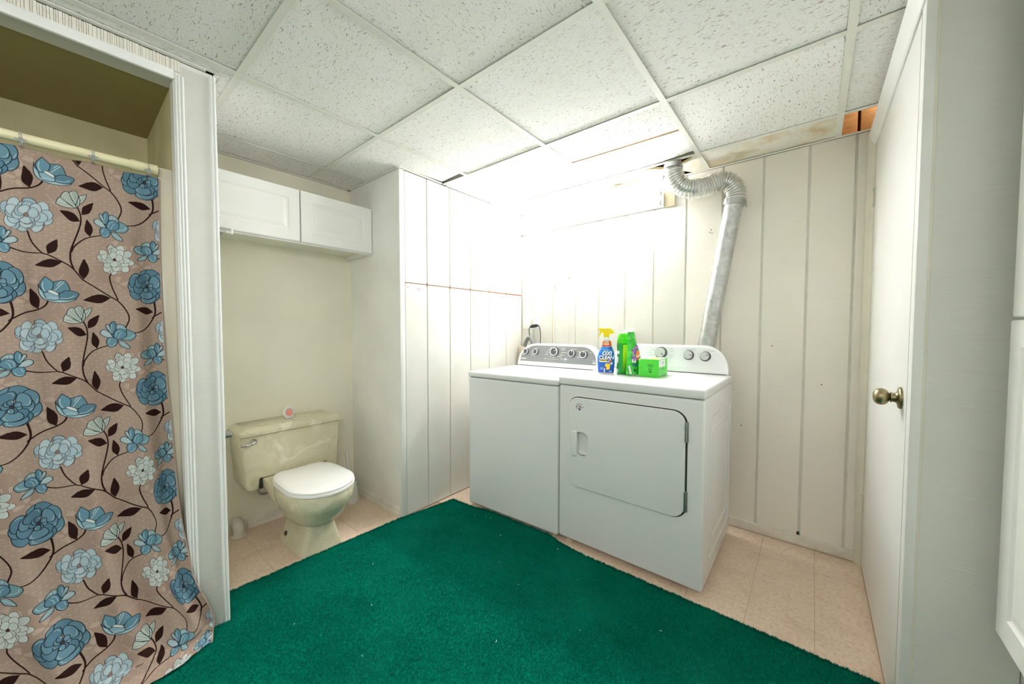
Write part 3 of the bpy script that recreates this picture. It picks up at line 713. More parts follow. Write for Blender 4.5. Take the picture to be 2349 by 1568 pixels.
# console
co, fp, ln = console(dr, -DW / 2 + .018, DW / 2 - .016, DZ + .004, 1.097, .14, .13, DY1, .045 + .0, .18, 'white', 'facewhite', .020, DZ + .028)
co.location = (0, 0, 0)
MB().box(-DW / 2 + .03, DW / 2 - .03, DY1 - .040, DY1 - .01, DZ - .001, DZ + .006).build('console_gap', 'darkseam', dr)
knob(co, fp, -.022, 1.044, .0335, ('dark', 'darkseam'), ln, None, 130, .022, face='knobsil')
knob(co, fp, .141, 1.036, .0265, ('dark', 'darkseam'), ln, None, 92, .020, face='knobsil')
knob(co, fp, .232, 1.033, .0265, ('dark', 'darkseam'), ln, None, 68, .020, face='knobsil')
def bars(parent, fp, lst, mat, th=.0016):
    b = MB()
    for x, z, l in lst: b.add([fp(x - l / 2, z - th), fp(x + l / 2, z - th), fp(x + l / 2, z + th), fp(x - l / 2, z + th)], [(0, 1, 2, 3)])
    o = b.build('printed_marks', mat, parent, smooth=False); o['kind'] = 'stuff'; return o
bars(co, fp, [(.152, 1.071, .05), (.252, 1.067, .05), (-.075, 1.062, .02), (-.08, 1.03, .03), (-.09, 1.045, .018), (.04, 1.07, .02), (.045, 1.055, .016), (.045, 1.03, .026), (.038, 1.018, .012), (.195, 1.05, .008), (.2, 1.034, .012), (.30, 1.04, .006), (-.24, .985, .05)], 'inkgrey', .0011)

wa = thing('washing_machine', (.5315, -.51, 0), 'white top-loading washing machine with grey arched control panel', 'washer', rz=math.radians(2.4))
WW = .684; WY0 = -.318; WY1 = .32; WZ = .912
machine_body(wa, WW, WY0, WY1, .024, WZ, .036)
MB().box(-WW / 2 - .001, WW / 2 + .001, WY0 - .004, WY1, WZ - .036, WZ).build('top', 'white', wa, bevel=.011, seg=4)
MB().box(-WW / 2 + .03, WW / 2 - .03, WY0 + .03, WY1 - .14, WZ - .004, WZ + .003).build('lid', 'white', wa, bevel=.006, seg=3)
cw, fw, lw = console(wa, -WW / 2 + .010, WW / 2 + .004, WZ + .004, 1.082, .16, .12, WY1, .095, .18, 'white', 'facegrey', .024, WZ + .034)
MB().box(-WW / 2 + .03, WW / 2 - .03, WY1 - .088, WY1 - .02, WZ - .001, WZ + .006).build('console_gap', 'darkseam', wa)
KX = [(-.257, 1.018, .0205, -88), (-.168, 1.020, .0210, -80), (-.006, 1.026, .0305, 62), (.138, 1.018, .0245, 8), (.229, 1.014, .0245, 12)]
for x, z, r_, a in KX: knob(cw, fw, x, z, r_, ('dark', 'ink'), lw, 'ink', a, .02)
bars(cw, fw, [(-.243, 1.046, .022), (-.163, 1.048, .028), (-.30, 1.012, .012), (-.285, .994, .018), (-.21, 1.016, .010), (-.208, .999, .016), (-.192, .991, .02),
     (-.040, 1.054, .024), (-.055, 1.040, .018), (-.067, 1.022, .02), (-.073, 1.004, .026), (-.040, .990, .014), (.02, 1.061, .018), (.060, 1.054, .042), (.060, 1.042, .034), (.068, 1.024, .048), (.055, 1.006, .032), (.035, .993, .034),
     (.150, 1.048, .042), (.185, 1.037, .014), (.2, 1.030, .026), (.2, 1.014, .022), (.19, .996, .026), (.242, 1.043, .026), (.275, 1.030, .012)], 'ink', .0013)
bars(cw, fw, [(-.06 + .016 * i, .972, .010) for i in range(6)] + [(-.082, .974, .018), (-.01, .985, .022)], 'ink', .0014)
q = MB(); q.lathe([(.0001, -.0012), (.0085, -.0012), (.0085, .001), (.0001, .001)], 'y', fw(.055, .976), 20); q.build('lid_lock_lamp', 'inkgrey', cw)
b = MB(); b.add([fw(.072, .970), fw(.098, .970), fw(.100, .982), fw(.074, .983)], [(0, 1, 2, 3)]); M['inkblue'] = plain('ink_pale_blue', srgb(196, 206, 236), .5); b.build('printed_badge', 'inkblue', cw, smooth=False)
lettering('logo_lettering', 'Whirlpool', .0165, lambda u_, v_: fw(-.322 + u_, .962 + v_), 'ink', cw, bold=.0004, align='LEFT')
M['gold'] = plain('logo_gold', srgb(226, 214, 120), .5)
MB().add([fw(-.322 + .03 + .002 * i, .966 + .010 * math.sin(math.pi * i / 14), .0024) for i in range(15)] + [fw(-.322 + .03 + .002 * i, .9672 + .010 * math.sin(math.pi * i / 14), .0024) for i in range(15)], [(i, i + 1, 16 + i, 15 + i) for i in range(14)]).build('logo_ring', 'gold', cw, smooth=False)
b = MB()
for x0_, x1_, z0_, z1_ in ((.298, .318, .956, .9575), (.298, .318, .976, .9775), (.298, .2995, .956, .9775), (.3165, .318, .956, .9775), (.298, .318, .9575, .9625), (.303, .313, .966, .9675)):
    b.add([fw(x0_, z0_), fw(x1_, z0_), fw(x1_, z1_), fw(x0_, z1_)], [(0, 1, 2, 3)])
b.build('printed_emblem', 'ink', cw, smooth=False)

# ------------------------------------------------------------------ products on the dryer
ZD = DZ + .0005
# spray bottle, turned towards the room
sb = thing('spray_bottle', (1.028, -.505, ZD), 'blue stain remover spray bottle with yellow trigger head', 'bottle', rz=math.radians(24))
def oval(cx, w_, d_, z, n=28, e=2.5):
    out = []
    for j in range(n):
        a = 2 * math.pi * j / n; c, s_ = math.cos(a), math.sin(a)
        out.append((cx + w_ * math.copysign(abs(c) ** (2 / e), c), d_ * math.copysign(abs(s_) ** (2 / e), s_), z))
    return out
M['bbody'] = plain('bottle_white', srgb(238, 240, 242), .3); M['yellow'] = plain('trigger_yellow', srgb(252, 222, 0), .35)
def blue_label():
    s = N('label_blue'); v = s.coord((14, 14, 40)); f = s.noise(v, 1.0, 3, .6, 1.2); 
    g = s.n('ShaderNodeTexCoord'); sp = s.n('ShaderNodeSeparateXYZ'); s.l(g.outputs['Object'], sp.inputs[0])
    c = s.ramp(f, [(.35, srgb(16, 92, 190)), (.55, srgb(34, 128, 216)), (.7, srgb(110, 190, 240))])
    r = s.n('ShaderNodeMapRange'); r.inputs['From Min'].default_value = .03; r.inputs['From Max'].default_value = .12; s.l(sp.outputs['Z'], r.inputs['Value'])
    return s.fin(s.mix(r.outputs[0], srgb(24, 84, 186), c), .3)
M['blabel'] = blue_label()
prof = [(0, .044, .026), (.004, .047, .029), (.02, .0485, .030), (.06, .0515, .031), (.10, .052, .031), (.125, .048, .030), (.145, .041, .028), (.16, .034, .026), (.172, .029, .024), (.185, .027, .0225), (.20, .024, .020), (.208, .019, .0165), (.214, .0135, .0135), (.222, .013, .013)]
def pw_at(z):
    for (a, w0, d0), (b_, w1, d1) in zip(prof, prof[1:]):
        if a <= z <= b_: t = (z - a) / (b_ - a); return w0 + (w1 - w0) * t, d0 + (d1 - d0) * t
    return prof[-1][1:]
def cxz(z): return .004 * min(1, max(0, (z - .1) / .08))
MB().loft([oval(cxz(z), w_, d_, z) for z, w_, d_ in prof]).build('bottle_body', 'bbody', sb, ang=60)
def skin(z0, z1, grow, name, mat, par):
    zs = [z0 + (z1 - z0) * i / 12 for i in range(13)]
    return MB().loft([oval(cxz(z), pw_at(z)[0] + grow, pw_at(z)[1] + grow, z) for z in zs], cap=False).build(name, mat, par, ang=60)
lb = skin(.006, .168, .0006, 'blue_label', 'blabel', sb)
M['redl'] = plain('label_red', srgb(214, 70, 40), .35); rl = skin(.169, .205, .0006, 'red_label', 'redl', sb)
MB().lathe([(.0001, .214), (.0145, .214), (.0145, .228), (.0001, .228)], 'z', (.004, 0, 0), 20).build('collar', 'bbody', sb)
tr = MB().prism([(-.016, .225), (.018, .225), (.018, .245), (.050, .252), (.047, .262), (.028, .282), (-.048, .283), (-.050, .272), (-.040, .268), (-.036, .262), (-.042, .246), (-.046, .226), (-.040, .225), (-.033, .244), (-.026, .256), (-.016, .252)], 'xz', -.011, .011).build('trigger_head', 'yellow', sb, bevel=.003, seg=2)
def onfront(z, x, par_grow=.0016):   # front surface of the oval body
    w_, d_ = pw_at(z); w_ += par_grow; d_ += par_grow; u_ = min(.999, abs((x - cxz(z)) / w_)); return (x, -d_ * (1 - u_ ** 2.5) ** (1 / 2.5), z)
M['navy'] = plain('print_navy', srgb(20, 36, 80), .4)
def shaded_word(txt, size, x, z, par):
    lettering('word_shadow', txt, size, lambda u_, v_: onfront(z + v_ - .001, x + u_ + .0008, .0012), 'navy', par, bold=size * .085, shear=.15, spacing=.92)
    lettering('word', txt, size, lambda u_, v_: onfront(z + v_, x + u_, .0022), 'ink', par, bold=size * .035, shear=.15, spacing=.92)
shaded_word('OXI', .034, .004, .116, lb); shaded_word('CLEAN', .030, .002, .091, lb)
def decal(pts, mat, name, par, g=.0016, fn=None, sub=1):
    fn = fn or onfront; b = MB(); P = [pts] 
    b.add([fn(z, x, g) for x, z in pts], [tuple(range(len(pts)))]); return b.build(name, mat, par, fix=False, smooth=False)
def strip(x0, x1, z0, z1, mat, name, par, g=.0016, n=10, fn=None):
    fn = fn or onfront; b = MB(); b.add([fn(z, x0 + (x1 - x0) * i / n, g) for z in (z0, z1) for i in range(n + 1)], [(i, i + 1, n + 2 + i, n + 1 + i) for i in range(n)]); return b.build(name, mat, par, fix=False, smooth=False)
strip(-.040, .004, .078, .087, 'yellow', 'yellow_strip', lb, .0018); strip(.006, .036, .080, .091, 'navy', 'navy_strip', lb, .0020)
strip(-.039, .034, .072, .077, 'ink', 'white_strip', lb, .0014)
strip(-.034, -.002, .0805, .0845, 'inkdark', 'small_print', lb, .0020); strip(.010, .032, .0835, .0875, 'ink', 'small_print', lb, .0024)
M['shirt'] = plain('print_yellow', srgb(250, 206, 40), .4)
shirt = [(-.004, .060), (.004, .066), (.010, .062), (.020, .066), (.028, .058), (.024, .048), (.022, .028), (.002, .024), (.002, .046), (-.006, .044)]
decal(shirt, 'shirt', 'shirt_print', lb, .0019)
decal([(.018, .070), (.026, .070), (.038, .078), (.034, .084), (.024, .078)], 'redl', 'splash_print', lb, .0021)
decal([(.026, .060), (.036, .058), (.040, .066), (.034, .072), (.028, .068)], 'ink', 'splash_print', lb, .002)
strip(-.012, -.006, .008, .034, 'ink', 'small_print', lb); strip(-.036, -.014, .034, .037, 'inkblue', 'small_print', lb); strip(-.036, -.016, .026, .0285, 'inkblue', 'small_print', lb); strip(.018, .034, .012, .018, 'inkblue', 'small_print', lb)
for z, x0, x1 in ((.196, -.012, .016), (.180, -.016, .018)): strip(x0, x1, z, z + .005, 'ink', 'small_print', rl, .0014)
strip(-.016, .018, .1875, .1925, 'shirt', 'small_print', rl, .0014)

# scent bead bottle
M['greenl'] = plain('label_green', srgb(24, 158, 62), .35); M['greencap'] = plain('cap_lime', srgb(76, 206, 16), .25); M['lime'] = None
def grad_lime():
    s = N('label_lime'); g = s.n('ShaderNodeTexCoord'); sp = s.n('ShaderNodeSeparateXYZ'); s.l(g.outputs['Object'], sp.inputs[0])
    r = s.n('ShaderNodeMapRange'); r.inputs['From Max'].default_value = .18; s.l(sp.outputs['Z'], r.inputs['Value'])
    return s.fin(s.ramp(r.outputs[0], [(0, srgb(30, 160, 60)), (.35, srgb(150, 214, 30)), (.75, srgb(226, 238, 40)), (1, srgb(200, 232, 60))]), .3)
M['lime'] = grad_lime()
gb = thing('scent_bead_bottle', (1.122, -.470, ZD), 'green bottle with lime cap between spray bottle and green pouch', 'bottle', rz=math.radians(58))
gp = [(0, .037, .026), (.004, .040, .029), (.03, .040, .030), (.08, .037, .028), (.12, .037, .028), (.165, .0395, .030), (.178, .0385, .029)]
MB().loft([oval(0, a, c, z, 28, 2.8) for z, a, c in gp]).build('bottle_body', 'greenl', gb, ang=60)
MB().loft([oval(0, a, c, z, 28, 2.8) for z, a, c in ((.1785, .037, .028), (.181, .0385, .0292), (.20, .037, .028), (.225, .031, .025), (.236, .0285, .022), (.2385, .024, .018))]).build('cap', 'greencap', gb, ang=50)
def gfn(z, x, g=.0008):
    t = min(max((z - 0) / .178, 0), 1); w_ = .0385 + g; d_ = .0292 + g
    for (a, w0, d0), (b_, w1, d1) in zip(gp, gp[1:]):
        if a <= z <= b_: k = (z - a) / (b_ - a); w_ = w0 + (w1 - w0) * k + g; d_ = d0 + (d1 - d0) * k + g
    u_ = min(.999, abs(x / w_)); return (x, -d_ * (1 - u_ ** 2.8) ** (1 / 2.8), z)
b = MB(); nn = 12; zz = [.012 + .16 * i / 16 for i in range(17)]
b.add([gfn(z, -.024 + .058 * i / nn, .0007) for z in zz for i in range(nn + 1)], [(r_ * (nn + 1) + i, r_ * (nn + 1) + i + 1, (r_ + 1) * (nn + 1) + i + 1, (r_ + 1) * (nn + 1) + i) for r_ in range(16) for i in range(nn)])
b.build('front_label', 'lime', gb, fix=False)
M['teal'] = plain('print_teal', srgb(20, 120, 110), .4); M['orange'] = plain('print_orange', srgb(244, 120, 40), .4)
def sfn(z, y, g=.0012): return (-.0402 - g + .0035 * (1 if .06 < z < .14 else 0), y, z)
def sd(y0, y1, z0, z1, mat, nm): MB().add([sfn(z0, y0), sfn(z0, y1), sfn(z1, y1), sfn(z1, y0)], [(0, 1, 2, 3)]).build(nm, mat, gb, fix=False, smooth=False)
def gs(x0, x1, z0, z1, mat, nm): strip(x0, x1, z0, z1, mat, nm, gb, .0016, 6, gfn)
gs(.006, .020, .07, .10, 'teal', 'label_print')
gbk = lambda z, a, g: (-(.0385 + g) * math.cos(a), -(.029 + g) * math.sin(a), z)
def side(a0, a1, z0, z1, mat, nm):
    vs = []
    for z in (z0, z1):
        for i in range(7):
            a = math.radians(a0 + (a1 - a0) * i / 6); c, s_ = math.cos(a), math.sin(a); w_, d_ = [(q_[1], q_[2]) for q_ in gp if q_[0] <= max(z, 0)][-1]
            w_ += .0012; d_ += .0012; vs.append((-w_ * abs(c) ** (2 / 2.8), -math.copysign(abs(s_) ** (2 / 2.8), s_) * d_, z))
    MB().add(vs, [(i, i + 1, 8 + i, 7 + i) for i in range(6)]).build(nm, mat, gb, fix=False, smooth=False)
side(-30, 5, .066, .10, 'ink', 'label_print'); side(-12, 14, .118, .136, 'ink', 'label_print'); side(-40, -22, .152, .166, 'orange', 'label_print'); side(-10, 4, .008, .03, 'ink', 'label_print')

# stand-up pouch
def pouch_mat():
    s = N('pouch_green'); v = s.coord((1, 1, 1)); f = s.noise(v, 14, 4, .6, 1.0)
    return s.fin(s.ramp(f, [(.3, srgb(20, 150, 40)), (.5, srgb(60, 196, 60)), (.72, srgb(120, 224, 100))]), .22)
M['pouch'] = pouch_mat()
po = thing('detergent_pouch', (1.196, -.484, ZD), 'tall green stand-up pouch with purple flowers behind the green box', 'pouch', rz=math.radians(66)); po.scale = (1, 1, .92)
PN = 14
def pface(u_, v_, side_):
    z = .006 + .262 * v_; hw_ = .066 - .040 * v_ - .002 * math.sin(9 * v_); dep = (.030 * (1 - v_) ** .8 + .0012) * (1 - (2 * u_ - 1) ** 2) ** .6
    x = -.066 + .006 * v_ + (hw_ * 2) * u_ * 1.0 + 0
    return (x, side_ * dep + .004 * math.sin(7 * v_ + 3 * u_) * (1 - abs(2 * u_ - 1)) * (1 - v_), z)
b = MB(); b.grid(PN, 20, lambda u_, v_: pface(u_, v_, -1)); b.grid(PN, 20, lambda u_, v_: pface(u_, v_, 1))
b.add([pface(i / PN, 0, -1) for i in range(PN + 1)] + [pface(i / PN, 0, 1) for i in range(PN + 1)], [(i, i + 1, PN + 2 + i, PN + 1 + i) for i in range(PN)])
b.build('bag', 'pouch', po, ang=60)
def pf(x, z, g=.0012):
    v_ = (z - .006) / .262; hw_ = .066 - .040 * v_ - .002 * math.sin(9 * v_); u_ = min(.97, max(.03, .5 + (x + .004) / (2 * hw_ + .004))); p = pface(u_, v_, -1); return (p[0], p[1] - g, z)
def pd_(pts, mat, nm, g=.0012):   # fan triangulated, follows the bulge
    cx_ = sum(p[0] for p in pts) / len(pts); cz_ = sum(p[1] for p in pts) / len(pts); n = len(pts); vs = [pf(cx_, cz_, g)]; 
    for t in (.5, 1): vs += [pf(cx_ + (p[0] - cx_) * t, cz_ + (p[1] - cz_) * t, g) for p in pts]
    fs = [(0, 1 + i, 1 + (i + 1) % n) for i in range(n)] + [(1 + i, 1 + n + i, 1 + n + (i + 1) % n, 1 + (i + 1) % n) for i in range(n)]
    MB().add(vs, fs).build(nm, mat, po, fix=False, smooth=False)
M['purple'] = plain('print_purple', srgb(126, 84, 160), .35); M['plum'] = plain('print_lilac', srgb(170, 130, 190), .35)
def petal2(cx_, cz_, a, l, w_): 
    ca, sa = math.cos(a), math.sin(a); return [(cx_ + ca * l * t - sa * w_ * math.sin(math.pi * t ** .8) * s_, cz_ + sa * l * t + ca * w_ * math.sin(math.pi * t ** .8) * s_) for s_, ts in ((1, [i / 6 for i in range(7)]), (-1, [i / 6 for i in range(5, 0, -1)])) for t in ts]
for cx_, cz_, k in ((-.012, .150, 6), (-.020, .110, 5), (.018, .172, 5), (.02, .095, 4)):
    for i in range(k): pd_(petal2(cx_, cz_, 2 * math.pi * i / k + cx_ * 30, .026, .007), 'purple' if i % 2 else 'plum', 'flower_print', .0014 + .0002 * i)
pd_([(.008 + .017 * math.cos(t), .122 + .030 * math.sin(t)) for t in [2 * math.pi * i / 20 for i in range(20)]], 'orange', 'emblem_print', .0032)
lettering('emblem_lettering', 'Gain', .022, lambda u_, v_: pf(.008 + u_ * .9 - v_ * .2, .115 + v_ + u_ * .2, .0042), 'ink', po, bold=.0006)
pd_([(-.036, .082), (-.012, .080), (-.012, .100), (-.036, .102)], 'ink', 'label_print', .0018)
pd_([(-.022 + .020 * math.cos(t), .066 + .010 * math.sin(t)) for t in [2 * math.pi * i / 14 for i in range(14)]], 'teal', 'label_print', .0022)
pd_([(-.028 + .007 * math.cos(t), .034 + .007 * math.sin(t)) for t in [2 * math.pi * i / 14 for i in range(14)]], 'navy', 'label_print', .0022)
pd_([(-.060, .012), (-.050, .012), (-.050, .060), (-.060, .062)], 'ink', 'label_print', .0014)
MB().add([pf(-.050, .236, .001), pf(-.036, .236, .001), pf(-.036, .243, .001), pf(-.050, .243, .001)], [(0, 1, 2, 3)]).build('label_print', 'ink', po, fix=False, smooth=False)

# dryer sheet box
M['boxg'] = plain('carton_green', srgb(74, 208, 56), .35, var=.05)
M['boxw'] = plain('carton_top', srgb(238, 244, 232), .4)
bx = thing('dryer_sheet_box', (1.280, -.432, ZD), 'low bright green carton box standing in front of the pouch', 'box', rz=math.radians(2))
sb.scale = (.96, .96, .945)
b = MB().box(-.054, .054, -.088, .088, 0, .098); b.m = [0, 1, 0, 0, 0, 0]; b.build('carton', ['boxg', 'boxw'], bx, bevel=.0015, seg=1)
MB().add([(.0546, -.082, .055), (.0546, .040, .055), (.0546, .040, .094), (.0546, -.082, .094)], [(0, 1, 2, 3)]).build('label_panel', 'ink', bx, smooth=False)
b = MB()
for y in (-.02, -.005, .012): b.add([(.0550, y, .066), (.0550, y + .004, .066), (.0550, y + .004, .084), (.0550, y, .084)], [(0, 1, 2, 3)])
b.add([(.0550, -.06, .04), (.0550, .03, .04), (.0550, .03, .042), (.0550, -.06, .042)], [(0, 1, 2, 3)])
b.build('small_print', 'inkdark', bx, smooth=False)['kind'] = 'stuff'
b = MB()
for x0_, x1_, z0_, z1_ in ((-.006, .030, .068, .0695), (-.004, .022, .0635, .065), (0, .028, .059, .0605), (.002, .024, .0545, .056), (.004, .016, .036, .038), (.002, .005, .038, .046), (.015, .018, .038, .046), (.006, .014, .046, .048), (.004, .018, .026, .031), (-.050, -.034, .046, .0475)):
    b.add([(x0_, -.0884, z0_), (x1_, -.0884, z0_), (x1_, -.0884, z1_), (x0_, -.0884, z1_)], [(0, 1, 2, 3)])
b.build('small_print', 'inkdark', bx, smooth=False)['kind'] = 'stuff'
MB().add([(-.05, -.0884, .088), (-.044, -.0884, .088), (-.044, -.0884, .094), (-.05, -.0884, .094)], [(0, 1, 2, 3)]).build('small_print', 'ink', bx, smooth=False)
MB().add([(-.03, -.06, .0984), (.04, -.07, .0984), (.045, .03, .0984), (0, .06, .0984)], [(0, 1, 2, 3)]).build('top_print', 'shirt', bx, smooth=False)

# ------------------------------------------------------------------ toilet (faces +x, stands against the alcove's rear wall)
TY = -1.695
to = thing('toilet', (-.2, TY, 0), 'beige marbled toilet with a closed white seat lid in the alcove', 'toilet')
TX = .2
def sec(z, xb, xf, hw_, e, n=40):
    cx_ = (xb + xf) / 2 + TX; a_ = (xf - xb) / 2; out = []
    for j in range(n):
        t = 2 * math.pi * j / n; c, s_ = math.cos(t), math.sin(t)
        out.append((cx_ + a_ * math.copysign(abs(c) ** (2 / e), c), hw_ * math.copysign(abs(s_) ** (2 / e), s_), z))
    return out
MB().loft([sec(0, -.37, -.030, .117, 8), sec(.012, -.37, -.030, .117, 8), sec(.03, -.368, -.033, .110, 7), sec(.07, -.362, -.034, .096, 6), sec(.11, -.356, -.040, .084, 6), sec(.15, -.35, -.044, .078, 5), sec(.175, -.35, -.04, .08, 4)]).build('pedestal', 'marble', to, ang=50)
MB().loft([sec(.150, -.33, -.035, .070, 2.6), sec(.158, -.345, -.012, .098, 2.5), sec(.17, -.36, .012, .116, 2.4), sec(.195, -.37, .045, .136, 2.3), sec(.23, -.38, .075, .153, 2.3), sec(.262, -.385, .094, .164, 2.3), sec(.268, -.385, .099, .167, 2.3), sec(.30, -.385, .110, .173, 2.3), sec(.335, -.385, .114, .176, 2.3), sec(.350, -.382, .109, .172, 2.3), sec(.353, -.37, .095, .16, 2.3)]).build('bowl', 'marble', to, ang=50)
def shs(x, hw_, z0, z1): return [(x + TX, -hw_, z1), (x + TX, -hw_ * .98, z0 + .012), (x + TX, -hw_ * .80, z0), (x + TX, hw_ * .80, z0), (x + TX, hw_ * .98, z0 + .012), (x + TX, hw_, z1)]
MB().loft([shs(-.575, .160, .315, .351), shs(-.42, .168, .300, .352), shs(-.30, .168, .26, .352), shs(-.18, .150, .20, .351), shs(-.10, .10, .19, .350)]).build('shelf', 'marble', to, bevel=.006, seg=2)
tp = [(-.270, .602), (.270, .602), (.252, .33), (.240, .297), (.190, .295), (.184, .356), (-.184, .356), (-.190, .295), (-.240, .297), (-.252, .33)]
def tank_ring(x, k): return [(x + TX, p[0] * k, p[1]) for p in tp]
MB().loft([tank_ring(-.608, 1), tank_ring(-.45, 1), tank_ring(-.412, .995), tank_ring(-.396, .98)]).build('tank', 'marble', to, bevel=.008, seg=3)
def lidr(z, o_): return [(x_ + TX, y_, z) for x_, y_ in rrect(-.610 - 0 * o_, -.378 + o_, -.276 - o_, .276 + o_, .016, 4)]
MB().loft([lidr(.603, -.004), lidr(.606, 0), lidr(.622, .001), lidr(.634, -.012), lidr(.642, -.028), lidr(.6425, -.034)]).build('tank_lid', 'marble', to, ang=40)
# seat ring and lid
def dshape(xb, xf, hw_, back, n=36):
    p = []
    L = xf - xb; xc = xf - hw_ * 1.12
    for i in range(n + 1):
        t = -math.pi / 2 + math.pi * i / n; p.append((xc + hw_ * 1.12 * math.cos(t), hw_ * math.sin(t)))
    sidep = [(xc - (xc - xb) * .55, hw_ * .985), (xc - (xc - xb) * .8, hw_ * .90), (xb + .012, back + .012), (xb, back)]
    p += sidep; p += [(x_, -y_) for x_, y_ in reversed(sidep)]
    return p
def seat_ring(z, g): return [(x_ + TX, y_, z) for x_, y_ in dshape(-.345 + g, .122 - g, .171 - g, .120 - g)]
MB().loft([seat_ring(.3535, .004), seat_ring(.356, 0), seat_ring(.366, 0), seat_ring(.368, .003)]).build('seat', 'lam', to, ang=40)
MB().loft([seat_ring(.3695, .006), seat_ring(.3705, .003), seat_ring(.379, .003), seat_ring(.384, .010), seat_ring(.3865, .03), seat_ring(.388, .08)]).build('seat_lid', 'lam', to, ang=40)
for s_ in (-1, 1): MB().box(-.375 + TX, -.335 + TX, s_ * .075 - .018, s_ * .075 + .018, .352, .374).build('seat_hinge', 'lam', to, bevel=.005)
lv = MB().tube(spline([(-.386 + TX, -.208, .571), (-.372 + TX, -.212, .570), (-.366 + TX, -.235, .566), (-.364 + TX, -.262, .565), (-.366 + TX, -.274, .567)], 6), [.010] * 5 + [.008, .0065, .006, .006, .0058] * 3 + [.0058] * 5, 12).lathe([(.0001, 0), (.016, 0), (.016, .006), (.011, .012), (.0001, .014)], 'x', (-.394 + TX, -.208, .571), 20)
lv.build('flush_lever', 'chrome', to)
MB().tube(spline([(-.43 + TX, -.18, .35), (-.43 + TX, -.185, .30), (-.44 + TX, -.17, .255), (-.46 + TX, -.13, .238), (-.50 + TX, -.08, .245), (-.58 + TX, -.05, .25)], 6), .0065, 10).build('supply_hose', 'steel', to)
MB().box(-.46 + TX, -.40 + TX, -.184, -.166, .296, .352).build('tank_gap', 'darkseam', to)
# bolt recess on the pedestal flank
bt = MB(); bt.lathe([(.0001, -.016), (.022, -.014), (.024, .004), (.0001, .004)], 'y', (0, 0, 0), 18); bo = bt.build('bolt_recess', 'darkseam', to, loc=(-.272 + TX, -.1005, .052), rot=(math.radians(-10), math.radians(-35), 0)); bo.scale = (1, .25, .6)
MB().tube([(-.272 + TX, -.100, .045), (-.268 + TX, -.108, .058)], .005, 8).build('bolt', 'furring', to)
# marble object offset already follows the thing's own coordinates

af = thing('air_freshener', (-.505, -1.685, .6435), 'small round white and pink air freshener on the tank lid', 'air freshener', rz=math.radians(-4))
MB().loft([[(x_, .0315 * math.cos(t) * k, .037 + .0375 * math.sin(t) * k) for t in [2 * math.pi * i / 32 for i in range(32)]] for x_, k in ((-.010, .9), (-.006, 1), (.004, 1), (.009, .86), (.009, .62), (.006, .58))]).build('shell', 'whitep', af, ang=40)
M['pink'] = plain('pink_gel', srgb(240, 156, 142), .3, var=.1, scale=60); M['pinkr'] = plain('pink_ring', srgb(226, 168, 150), .4)
MB().loft([[(x_, .0315 * math.cos(t) * k, .037 + .0375 * math.sin(t) * k) for t in [2 * math.pi * i / 28 for i in range(28)]] for x_, k in ((.0055, .56), (.0085, .54), (.0105, .42), (.0115, .2))]).build('gel', 'pink', af, ang=50)
MB().loft([[(x_, .0315 * math.cos(t) * k, .037 + .0375 * math.sin(t) * k) for t in [2 * math.pi * i / 32 for i in range(32)]] for x_, k in ((.0085, .76), (.0097, .75), (.0097, .70), (.0085, .69))], cap=False).build('ring', 'pinkr', af)
MB().box(-.012, .012, -.018, .018, 0, .008).build('stand', 'whitep', af, bevel=.003)

br = thing('toilet_brush', (-.475, -1.318, 0), 'white toilet brush in a frosted holder beside the toilet', 'brush')
MB().lathe([(.0001, .001), (.058, .001), (.058, .010), (.050, .03), (.042, .10), (.040, .14), (.037, .14), (.040, .10), (.0001, .02)], 'z', (0, 0, 0), 28).build('holder', 'frost', br, ang=40)
MB().loft([[(x_ * k + lx, y_ * k, z) for x_, y_ in ((-.008, -.005), (.008, -.005), (.008, .005), (-.008, .005))] for z, k, lx in ((.06, 1, 0), (.2, 1, -.03), (.30, 1.1, -.055), (.336, 1.1, -.063))]).build('handle', 'whitep', br, bevel=.002)

ps = thing('pipe_stub', (-.556, -1.942, 0), 'short white painted pipe stub rising at the alcove wall', 'pipe')
MB().tube(spline([(0, 0, .001), (0, 0, .02), (-.004, 0, .046), (-.022, 0, .062), (-.050, 0, .064)], 5), [.036, .031] + [.029] * 19, 18).build('elbow', 'base', ps)
MB().lathe([(.0001, .0005), (.037, .0005), (.036, .004), (.030, .007), (.0001, .007)], 'z', (0, 0, 0), 20).build('caulk_ring', 'base', ps)

# ------------------------------------------------------------------ wall cabinet above the toilet
cx0 = XA; wcb = thing('wall_cabinet', (XA, -1.69, 1.69), 'white two-door raised panel wall cabinet above the toilet', 'cabinet')
W2 = .455; y0c, y1c = -2.146 + 1.69, -1.228 + 1.69
MB().box(0.001, .282, y0c, y1c, 0.022, .300).build('carcass', 'lam', wcb, bevel=.001, seg=1)
MB().box(0.001, .270, y0c + .015, y1c - .03, 0.012, .0225).build('underside', 'cabin', wcb)
MB().box(.262, .282, y0c, y1c, -.004, .03).build('bottom_rail', 'lam', wcb, bevel=.001, seg=1)
MB().box(0.001, .262, y1c - .03, y1c, -.004, .02).build('end_rail', 'lam', wcb, bevel=.001, seg=1)
def raised_door(name, parent, y0, y1, z0, z1, x, sgn=1, mat='lam', th=.019, frame=.055):
    """frame-and-raised-panel door in a y-z plane; sgn = outward x direction"""
    o_ = lambda d_, xx: [(x + sgn * xx, y0 + d_, z0 + d_), (x + sgn * xx, y1 - d_, z0 + d_), (x + sgn * xx, y1 - d_, z1 - d_), (x + sgn * xx, y0 + d_, z1 - d_)]
    return MB().loft([o_(0, 0), o_(0, th - .003), o_(.003, th), o_(frame, th), o_(frame + .006, th - .005), o_(frame + .012, th - .006), o_(frame + .030, th - .0005), o_(frame + .036, th)]).build(name, mat, parent, smooth=False)
